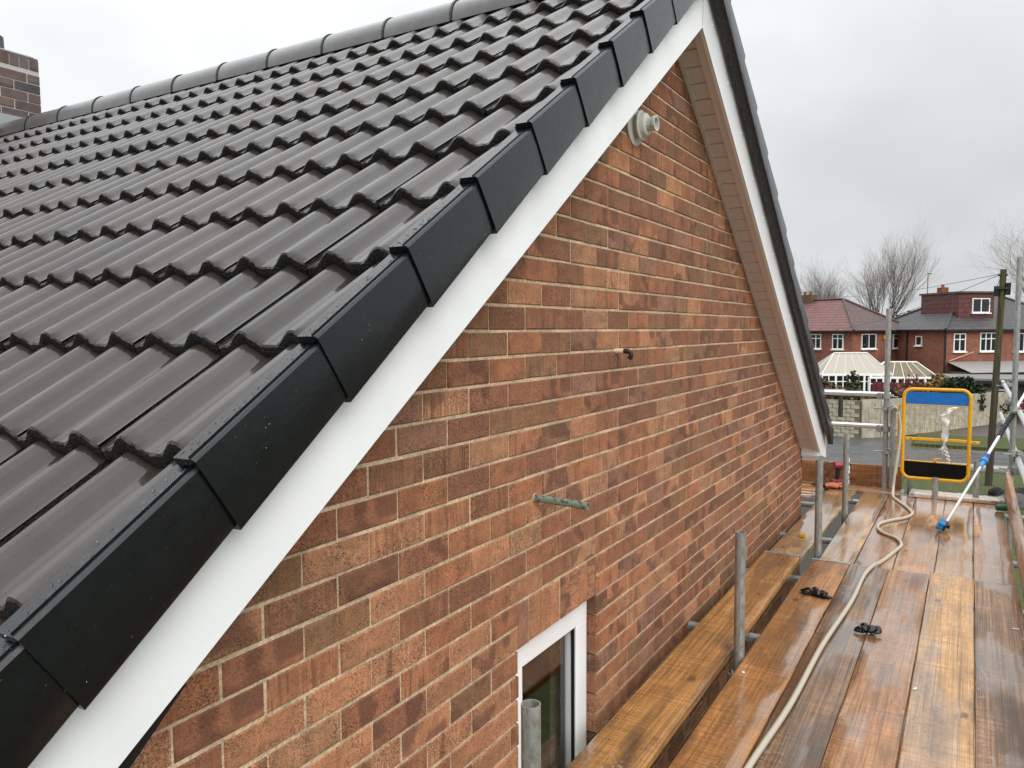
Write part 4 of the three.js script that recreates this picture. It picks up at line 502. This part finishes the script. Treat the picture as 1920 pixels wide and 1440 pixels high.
function hipRoof(parent, w, d, eave, rise, ov, mats) { // footprint x 0..w, z 0..-d
  const x0 = -ov, x1 = w + ov, z0 = ov, z1 = -d - ov, W = x1 - x0, Dp = z1 - z0, hw = Math.min(W, -Dp) / 2; const xc = (x0 + x1) / 2, zc = (z0 + z1) / 2; let ra, rb; if (W > -Dp) { ra = [x0 + hw, eave + rise, zc]; rb = [x1 - hw, eave + rise, zc]; } else { ra = [xc, eave + rise, z0 - hw]; rb = [xc, eave + rise, z1 + hw]; }
  const a = [x0, eave, z0], b = [x1, eave, z0], c = [x1, eave, z1], e = [x0, eave, z1]; const uvf = (pts, along) => pts.map((p) => [along === 'x' ? p[0] : p[2], (p[1] - eave) * 1.6]);
  const slope = (pts, along, m) => { const g = pts.length === 3 ? quadGeo(pts[0], pts[1], pts[2], pts[2], uvf([...pts, pts[2]], along)) : quadGeo(...pts, uvf(pts, along)); return mesh('roof_slope', g, m, parent); };
  if (W > -Dp) { slope([a, b, rb, ra], 'x', mats.front); slope([e, a, ra], 'z', mats.left); slope([b, c, rb], 'z', mats.right); slope([c, e, ra, rb], 'x', mats.back); } else { slope([a, b, ra], 'x', mats.front); slope([e, a, ra, rb], 'z', mats.left); slope([b, c, rb, ra], 'z', mats.right); slope([c, e, rb], 'x', mats.back); }
  const hips = [[a, ra], [b, W > -Dp ? rb : ra], [c, rb], [e, W > -Dp ? ra : rb], [ra, rb]]; mesh('hip_tiles', hips.map(([p, q]) => tubeBetween(V(p[0], p[1] + 0.05, p[2]), V(q[0], q[1] + 0.05, q[2]), 0.1, 6)), mats.hip, parent);
  mesh('gutter', [box(W + 0.1, 0.12, 0.12, xc, eave - 0.02, z0 + 0.02), box(0.12, 0.12, -Dp, x0 - 0.02, eave - 0.02, zc), box(W, 0.04, -Dp, xc, eave - 0.06, zc)], gutter, parent);
}
{ // left house, seen corner on
  const h = thing('neighbour_house', [-6.75, 0, -63.6], 'orange brick house with red and brown hipped roof behind the conservatory', 'house'); h.rotation.y = 61 * RAD; const w = 7.3, d = 15;
  mesh('wall', box(w, 5.7, d, w / 2, 2.85, -d / 2), redWall, h); hipRoof(h, w, d, 5.62, 2.62, 0.35, { front: roofBrown, left: roofRed, right: roofBrown, back: roofBrown, hip: roofBrown });
  for (const t of [1.3, 3.35, 6.2]) winPart(h, [-0.02, 4.18, -t - 0.5], [0, 0, 1], 0, 1.0, 1.2, 2, 0.3); winPart(h, [1.0, 4.2, 0.02], [1, 0, 0], 0, 1.8, 1.18, 2, 0); winPart(h, [5.0, 4.2, 0.02], [1, 0, 0], 0, 1.5, 1.15, 1, 0.3);
  mesh('drainpipe', tubeBetween(V(7.2, 0, 0.1), V(7.2, 5.6, 0.1), 0.06, 8), gutter, h); const ch = new THREE.Group(); ch.name = 'chimney'; h.add(ch); mesh('stack', box(0.8, 0.9, 1.3, w / 2, 8.3, -7.2), farBrick(0x6a5a48), ch); for (const q of [-0.3, 0.3]) mesh('pot', tubeBetween(V(w / 2, 8.7, -7.2 + q), V(w / 2, 9.05, -7.2 + q), 0.13, 10), std({ color: 0x7a4a38 }), ch); mesh('alarm_box', box(0.4, 0.3, 0.1, 3.9, 5.1, 0.06), std({ color: 0xd08a2a }), h);
}
{ // right house with the tile hung dormer
  const h = thing('neighbour_house', [-0.42, 0, -64.2], 'red brick house with grey hipped roof and red tile hung dormer', 'house'); h.rotation.y = 40 * RAD; const w = 12.5, d = 9;
  mesh('wall', box(w, 5.75, d, w / 2, 2.875, -d / 2), redWall, h); hipRoof(h, w, d, 5.66, 2.75, 0.35, { front: roofGrey, left: roofGrey, right: roofGrey, back: roofGrey, hip: roofGrey });
  winPart(h, [-0.02, 4.45, -3.3], [0, 0, 1], 0, 0.7, 0.75, 1, 0); winPart(h, [0.55, 4.05, 0.02], [1, 0, 0], 0, 1.0, 1.35, 2, 0.33); winPart(h, [2.75, 4.05, 0.02], [1, 0, 0], 0, 1.4, 1.4, 3, 0.33); winPart(h, [5.6, 4.0, 0.02], [1, 0, 0], 0, 1.3, 1.4, 3, 0); winPart(h, [8.0, 4.0, 0.02], [1, 0, 0], 0, 1.3, 1.4, 3, 0);
  mesh('drainpipe', tubeBetween(V(-0.08, 0, -0.05), V(-0.08, 5.6, -0.05), 0.06, 8), gutter, h); mesh('drainpipe', tubeBetween(V(-0.1, 2.4, -4.3), V(-0.1, 5.6, -4.3), 0.06, 8), gutter, h);
  const dm = new THREE.Group(); dm.name = 'dormer'; h.add(dm); mesh('dormer_walls', box(3.0, 2.25, 4.2, 3.4, 7.3, -3.3), tileHung, dm); mesh('dormer_roof', box(3.2, 0.14, 4.5, 3.4, 8.5, -3.3), farRoof(0x5a4a46, 1), dm); winPart(dm, [3.0, 6.95, -1.18], [1, 0, 0], 0, 1.5, 1.1, 2, 0); mesh('flashing', box(3.05, 0.12, 0.3, 3.4, 6.2, -1.12), std({ color: 0x8a8684, roughness: 0.6 }), dm);
  const ch = new THREE.Group(); ch.name = 'chimney'; h.add(ch); mesh('stack', box(0.6, 0.9, 0.6, 4.6, 8.7, -6.4), farBrick(0x84523c), ch); mesh('pot', tubeBetween(V(4.6, 9.1, -6.4), V(4.6, 9.4, -6.4), 0.13, 10), std({ color: 0x8a4a34 }), ch); mesh('aerial', [tubeBetween(V(2.9, 8.2, -6.0), V(2.9, 10.3, -6.0), 0.03, 6), tubeBetween(V(2.85, 10.25, -6.0), V(3.3, 10.25, -6.1), 0.03, 6)], steelDark, h);
  mesh('extension', box(6.2, 2.6, 2.2, 3.4, 1.3, 1.1), renderGrey, h); mesh('extension_roof', quadGeo([0.1, 2.6, 2.5], [6.7, 2.6, 2.5], [6.7, 3.3, 0], [0.1, 3.3, 0], [[0, 0], [6, 0], [6, 2], [0, 2]]), std({ color: 0x8d8a88, roughness: 0.6 }), h); mesh('extension_fascia', box(6.6, 0.22, 0.1, 3.4, 2.5, 2.52), gutter, h); mesh('roof_verge', tubeBetween(V(0.2, 3.35, 0.08), V(2.2, 4.0, 0.08), 0.06, 6), std({ color: 0xb98d78 }), h);
}
{ // garage row in front of the right house
  const g = thing('garage', [0.35, 0, -57.4], 'low pale rendered garage with grey roof and white window', 'garage'); g.rotation.y = 8 * RAD; mesh('wall', box(5.6, 2.3, 5, 2.8, 1.15, -2.5), renderGrey, g); mesh('roof', box(6.3, 0.18, 5.6, 2.9, 2.42, -2.4), std({ color: 0x7a7876, roughness: 0.6 }), g); mesh('fascia', box(6.32, 0.2, 0.06, 2.9, 2.28, 0.43), gutter, g); winPart(g, [0.3, 1.3, 0.03], [1, 0, 0], 0, 0.9, 0.8, 1, 0); winPart(g, [2.3, 0.9, 0.03], [1, 0, 0], 0, 0.6, 0.9, 1, 0); mesh('door_panel', box(1.0, 1.6, 0.06, 1.7, 0.9, 0.04), std({ color: 0x6f6c69 }), g); mesh('door_panel', box(0.9, 1.6, 0.06, 3.5, 0.9, 0.04), std({ color: 0x55534f }), g);
  const k = thing('garage', [5.15, 0, -56.2], 'low garage with dark green door behind the right upright tube', 'garage'); k.rotation.y = 8 * RAD; mesh('wall', box(5.2, 2.3, 4.8, 2.6, 1.15, -2.4), renderGrey, k); mesh('roof', box(5.6, 0.18, 5.2, 2.6, 2.42, -2.3), std({ color: 0x8a5e50, roughness: 0.6 }), k); const dr = new THREE.Group(); dr.name = 'door'; k.add(dr); for (let i = 0; i < 8; i++) mesh('door_panel', box(0.33, 2.05, 0.06, 0.55 + i * 0.34, 1.04, 0.04), std({ color: 0x1d4a36, roughness: 0.5 }), dr);
  const f = thing('red_fence', [1.9, 0, -54.6], 'low dark red panel fence in front of the garages', 'fence'); f.rotation.y = 10 * RAD; for (let i = 0; i < 6; i++) mesh('panel', box(0.78, 0.95, 0.05, 0.4 + i * 0.8, 0.85 + 0.1 * Math.sin(i * 2), 0), std({ color: 0x7c2024, roughness: 0.7 }), f);
  const p = thing('brick_pier', [5.2, 0, -53.6], 'red brick gate pier behind the outer guard rails', 'pier'); mesh('pier', box(0.9, 2.1, 0.5, 0, 1.05, 0), farBrick(0x8e4a38), p); mesh('pier', box(0.8, 1.4, 0.5, 1.3, 0.7, 0), farBrick(0x8e4a38), p);
}
function conservatory(pos, yaw, w, d, wallH, rise, label, frameMat, roofMat, panels) {
  const c = thing('conservatory', pos, label, 'conservatory'); c.rotation.y = yaw; const rd = [w * 0.3, wallH + rise, -d / 2], re = [w * 0.78, wallH + rise, -d / 2]; const a = [0, wallH, 0], b = [w, wallH, 0], e = [w, wallH, -d], f = [0, wallH, -d];
  const lerp = (p, q, t) => p.map((v, i) => v + (q[i] - v) * t), bar = (p, q, r = 0.05) => tubeBetween(V(...p), V(...q), r, 6);
  for (let i = 0; i < panels; i++) { const t0 = i / panels, t1 = (i + 1) / panels; mesh('roof_panel', quadGeo(lerp(a, b, t0), lerp(a, b, t1), lerp(rd, re, t1), lerp(rd, re, t0)), roofMat, c); } mesh('roof_panel', quadGeo(f, a, rd, rd), roofMat, c); mesh('roof_panel', quadGeo(b, e, re, re), roofMat, c); mesh('roof_panel', quadGeo(e, f, rd, re), roofMat, c);
  const bars = [bar(rd, re, 0.08), bar(a, rd), bar(b, re), bar(f, rd), bar(a, b, 0.08), bar(f, a, 0.08), bar(b, e, 0.08), bar(lerp(a, f, 0.5), rd)]; for (let i = 1; i < panels; i++) bars.push(bar(lerp(a, b, i / panels), lerp(rd, re, i / panels), 0.024)); mesh('glazing_bars', bars, frameMat, c);
  const n = 5; for (let i = 0; i < n; i++) { winPart(c, [i * w / n, 0.6, 0.02], [1, 0, 0], 0, w / n, wallH - 0.6, 2, 0.25); } for (let i = 0; i < 2; i++) winPart(c, [-0.02, 0.6, -d + i * d / 2], [0, 0, 1], 0, d / 2, wallH - 0.6, 2, 0.25); mesh('dwarf_wall', [box(w, 0.6, 0.2, w / 2, 0.3, -0.1), box(0.2, 0.6, d, 0.1, 0.3, -d / 2)], redWall, c); mesh('inner_blind', [box(w - 0.4, wallH - 0.9, 0.05, w / 2, (wallH + 0.4) / 2, -0.5), box(0.05, wallH - 0.9, d - 0.4, 0.5, (wallH + 0.4) / 2, -d / 2)], std({ color: 0xb8b4ac, roughness: 0.9 }), c); return c;
}
conservatory([-8.0, 0, -57.4], 28 * RAD, 5.0, 3.6, 2.5, 1.5, 'white framed conservatory with cream glazed hipped roof', std({ color: 0xc9cac6, roughness: 0.5 }), phys({ color: 0xa29b8e, roughness: 0.5 }), 6);
conservatory([-5.0, 0, -58.8], 20 * RAD, 4.6, 3.2, 2.3, 1.05, 'lower conservatory with weathered cream roof right of the first', std({ color: 0xd8d6d0, roughness: 0.6 }), std({ color: 0xa79b7c, roughness: 0.6, map: paveMat.map }), 6);
{ // red boarded fence between the conservatories and the wall
  const f = thing('red_fence', [-4.35, 0, -55.2], 'dark red board fence below the lower conservatory', 'fence'); f.rotation.y = -0.05; const m = [0x6a2226, 0x5c1f22, 0x742a2b].map((c) => std({ color: c, roughness: 0.8 })); for (let i = 0; i < 26; i++) mesh('fence_board', box(0.165, 1.95 + 0.04 * hash(i, 1, 2), 0.03, i * 0.175, 1.25, 0), m[i % 3], f);
  // concrete garden wall: block built left part, rendered panels to the right
  const w = thing('garden_wall', [0, 0, 0], 'pale concrete garden wall curving along the far side of the road', 'wall'); const cm = std({ roughness: 0.9, map: tex(512, 512, (i, j) => { const a = fbm(i / 60, j / 60, 111, 4), s = fbm(i / 12, j / 120, 112, 4), mo = smooth(0.6, 0.8, fbm(i / 30, j / 30 + 7, 113, 4)); const v = 0.78 + 0.3 * a + 0.25 * (s - 0.5); return mix3([176 * v, 168 * v, 150 * v], [112, 110, 78], mo * 0.6); }, true, 0.4, 0.4) });
  const seg = (x0, z0, x1, z1, hgt, name, m, thk = 0.22) => { const L = Math.hypot(x1 - x0, z1 - z0); const g = box(L, hgt, thk, L / 2, hgt / 2, 0); const o = mesh(name, g, m, w); o.position.set(x0, 0, z0); o.rotation.y = Math.atan2(-(z1 - z0), x1 - x0); return o; };
  seg(-9, -43.5, -3.75, -43.0, 1.98, 'block_backing', std({ color: 0x6a654c, roughness: 0.95 }), 0.18);
  const r = rng(91); for (let row = 0; row < 9; row++) for (let i = 0; i < 12; i++) { const L = 0.45; const x = -9 + i * 0.455 + (row % 2 ? 0.22 : 0); if (x + L > -3.75) continue; const b = mesh('block', box(L - 0.03, 0.195, 0.22), cm, w); b.position.set(x + L / 2, 0.11 + row * 0.22, -43.5 + (x + L / 2 + 9) / 5.25 * 0.5 + 0.005 * r()); b.rotation.y = -0.095; }
  const pts = [[-3.72, -43.0], [-2.9, -43.7], [-1.6, -45.7], [-0.25, -48.1], [1.0, -50.5], [2.4, -53.2], [3.6, -54.6]]; for (let i = 0; i < pts.length - 1; i++) { seg(...pts[i], ...pts[i + 1], 2.02 - 0.03 * i, 'panel', cm); seg(pts[i][0], pts[i][1] + 0.02, pts[i + 1][0], pts[i + 1][1] + 0.02, 0.0001 + 2.06 - 0.03 * i, 'coping', std({ color: 0x8f897a, roughness: 0.9 }), 0.10); }
}
// shrubs and hedges: many small leaves through an uneven volume, over a few stems
function shrub(name, pos, size, n, cols, leaf, label, cat, group, seed, flat = 0.4) {
  const t = thing(name, pos, label, cat, group), r = rng(seed), gs = cols.map(() => []); const [sx, sy, sz] = size;
  for (let i = 0; i < n; i++) { const a = r() * 6.283, u = Math.cbrt(0.15 + 0.85 * r()), ph = Math.acos(1 - 1.6 * r()); const lump = 0.72 + 0.5 * fbm(a * 1.6 + seed, ph * 2.4, seed, 3); let x = Math.sin(ph) * Math.cos(a) * u * lump, y = Math.cos(ph) * u * lump, z = Math.sin(ph) * Math.sin(a) * u * lump; x *= sx; z *= sz; y = (0.45 + y * 0.55) * sy; if (y < 0.02) y = 0.02 + r() * 0.3 * sy; const s = leaf * (0.6 + 0.9 * r()); const g = new THREE.PlaneGeometry(s, s * (0.5 + flat)); g.rotateX(r() * 6.283); g.rotateY(r() * 6.283); g.rotateZ(r() * 6.283); g.translate(x, y, z); gs[Math.floor(r() * cols.length)].push(g); }
  gs.forEach((g, k) => g.length && mesh('foliage', g, std({ color: cols[k], roughness: 0.8, side: THREE.DoubleSide }), t)); const stems = []; for (let i = 0; i < 9; i++) { const a = r() * 6.283, q = r() * 0.75; stems.push(tubeBetween(V(q * 0.4 * sx * Math.cos(a), 0, q * 0.4 * sz * Math.sin(a)), V(q * sx * Math.cos(a), sy * (0.5 + 0.35 * r()), q * sz * Math.sin(a)), 0.035, 5, 0.012)); } mesh('stems', stems, std({ color: 0x4a3a2c, roughness: 0.9 }), t); return t;
}
shrub('hedge', [-7.3, 0, -50.2], [1.6, 2.9, 0.7], 2600, [0x5c4a36, 0x6b5236, 0x51502e, 0x47392c], 0.15, 'brown clipped hedge in front of the white conservatory', 'hedge', null, 201);
shrub('hedge', [-5.4, 0, -47.4], [2.6, 2.35, 0.8], 3000, [0x4c4a2c, 0x5a5534, 0x6a4c38, 0x3d3a26], 0.14, 'low brownish hedge along the top of the block wall', 'hedge', null, 202);
shrub('hedge', [-2.6, 0, -50.0], [2.0, 2.3, 0.8], 2400, [0x5a3c30, 0x6a4436, 0x4a4a2c, 0x40382a], 0.14, 'reddish brown hedge behind the middle of the garden wall', 'hedge', null, 203);
shrub('shrub', [-5.25, 0, -52.3], [0.55, 3.1, 0.5], 700, [0x46502e, 0x53532f, 0x3a4028], 0.14, 'small upright green shrub before the white conservatory', 'shrub', null, 204);
shrub('shrub', [-0.55, 0, -52.6], [0.85, 3.0, 0.7], 1400, [0x7a6236, 0x8a6a3c, 0x5e5a2e, 0x94744a], 0.15, 'yellowish brown shrub left of the dark green bush', 'shrub', null, 205);
shrub('shrub', [0.75, 0, -52.2], [1.35, 2.95, 0.9], 2600, [0x24361c, 0x1c2c17, 0x31441f, 0x2a3a22], 0.16, 'dense dark green bush behind the yellow gate', 'shrub', null, 206);
shrub('shrub', [2.0, 0, -54.0], [1.2, 1.9, 0.7], 1500, [0x24361c, 0x1c2c17, 0x31441f], 0.15, 'lower dark green bush left of the telegraph pole', 'shrub', null, 207);
shrub('shrub', [-1.9, 0, -53.2], [1.1, 3.0, 0.5], 520, [0x6a3a30, 0x7a4436, 0x8a5a44], 0.12, 'bare reddish twiggy shrub before the red board fence', 'shrub', null, 208);
// bare winter trees
function bareTree(pos, H, spread, seed, label, depth = 7, lean = 0) {
  const t = thing('bare_tree', pos, label, 'tree', 'leafless trees behind the houses'), r = rng(seed), trunk = [], limbs = [], twigs = [];
  const grow = (p, d, len, rad, lv) => {
    const n = lv > 3 ? 2 : 3; let q = p.clone(), dd = d.clone(); let rr = rad;
    for (let i = 0; i < n; i++) { const e = q.clone().addScaledVector(dd, len / n); (lv === 0 ? trunk : lv < 3 ? limbs : twigs).push(tubeBetween(q, e, rr, lv < 2 ? 8 : lv < 4 ? 5 : 3, rr * 0.86, true)); q = e; rr *= 0.86; dd.add(V((r() - 0.5) * 0.22, 0.05 * (lv > 1 ? 1 : 0.2), (r() - 0.5) * 0.22)).normalize(); if (lv > 0 && i < n - 1 && lv < depth && r() < 0.75) branch(q, dd, len, rr, lv, 0.75); }
    if (lv < depth) { const k = lv === 0 ? 5 : 2 + (r() < 0.35 ? 1 : 0); for (let i = 0; i < k; i++) branch(q, dd, len, rr, lv, lv === 0 ? 0.75 : 0.8); }
  };
  const branch = (q, dd, len, rr, lv, f) => { const ax = V(r() - 0.5, r() - 0.5, r() - 0.5).normalize(); const nd = dd.clone().applyAxisAngle(ax.cross(dd).normalize(), (0.25 + 0.5 * r()) * spread); nd.y += 0.1; nd.normalize(); grow(q, nd, len * f * (0.75 + 0.4 * r()), rr * (lv === 0 ? 0.55 : 0.7), lv + 1); };
  grow(V(0, 0, 0), V(lean, 1, 0).normalize(), H * 0.3, H * 0.025, 0);
  const bark = std({ color: 0x4c453e, roughness: 0.95 }); mesh('trunk', trunk, bark, t); mesh('limbs', limbs, bark, t); mesh('crown', twigs, std({ color: 0x746b63, roughness: 0.95 }), t); return t;
}
bareTree([-7.6, 0, -92], 14, 0.62, 301, 'large bare tree rising between the two neighbour houses', 7);
bareTree([-13.6, 0, -92], 13, 0.8, 302, 'paler bare tree behind the left neighbour roof', 7);
bareTree([7.6, 0, -84], 14.5, 1.15, 303, 'spreading bare tree behind the right neighbour house', 7, -0.1);
bareTree([12.5, 0, -100], 15, 1.1, 304, 'bare tree at the right edge behind the tall tube', 6);
shrub('shrub', [9.2, 0, -78], [3.2, 8.0, 2.5], 2600, [0x2a3420, 0x343c26, 0x3a3a2c], 0.4, 'dark evergreen tree mass behind the right house', 'tree', null, 209);
shrub('hedge', [-3.4, 0, -88], [5, 7.6, 2.5], 2600, [0x5a5448, 0x4c4a3e, 0x66604f], 0.35, 'dull scrub behind the gap between the houses', 'hedge', null, 210);
{ // telegraph pole and wires
  const t = thing('telegraph_pole', [1.92, 0, -31.6], 'tall mossy wooden telegraph pole with black boxes near its top', 'pole'); t.rotation.z = -0.028; const wm = std({ roughness: 0.9, map: tex(128, 512, (i, j) => { const n = fbm(i / 5, j / 60, 121, 4), m = smooth(0.42, 0.62, fbm(i / 12, j / 40, 122, 4) * 0.6 + (j / 512) * 0.36); return mix3([62 * (0.7 + 0.6 * n), 52 * (0.7 + 0.6 * n), 42 * (0.7 + 0.6 * n)], [82, 84, 42], m * 0.75); }, true, 1.2, 0.125) });
  mesh('pole', tubeBetween(V(0, 0, 0), V(0, 7.9, 0), 0.125, 18, 0.105), wm, t); mesh('cable_box', [rbox(0.16, 0.36, 0.14, 0.02, -0.18, 7.12, 0.05), rbox(0.16, 0.44, 0.14, 0.02, 0.18, 7.2, 0.05)], blackPlastic, t); mesh('bracket', [box(0.5, 0.06, 0.06, 0, 7.22, 0.14), tubeBetween(V(-0.16, 7.7, 0.05), V(0.14, 7.7, 0.05), 0.04, 8)], steelDark, t);
  const wire = (a, b, sag, n, label) => { const m = a.clone().lerp(b, 0.5); m.y -= sag; const q = mesh('telephone_wire', new THREE.TubeGeometry(new THREE.QuadraticBezierCurve3(a, m, b), 30, 0.011, 5), std({ color: 0x55585a, roughness: 0.8 })); return tag(q, label, 'wire', 'wires from the telegraph pole'); };
  const top = V(2.1, 7.75, -31.6); wire(top, V(-9.5, 8.6, -70), 0.6, 0, 'upper wire from the pole toward the left house'); wire(top, V(-8.0, 5.7, -62.0), 0.7, 0, 'lower wire from the pole down to the left house eaves'); wire(top, V(1.6, 6.2, -61), 0.4, 0, 'wire from the pole to the dormer house');
}
renderer.render(scene, camera);
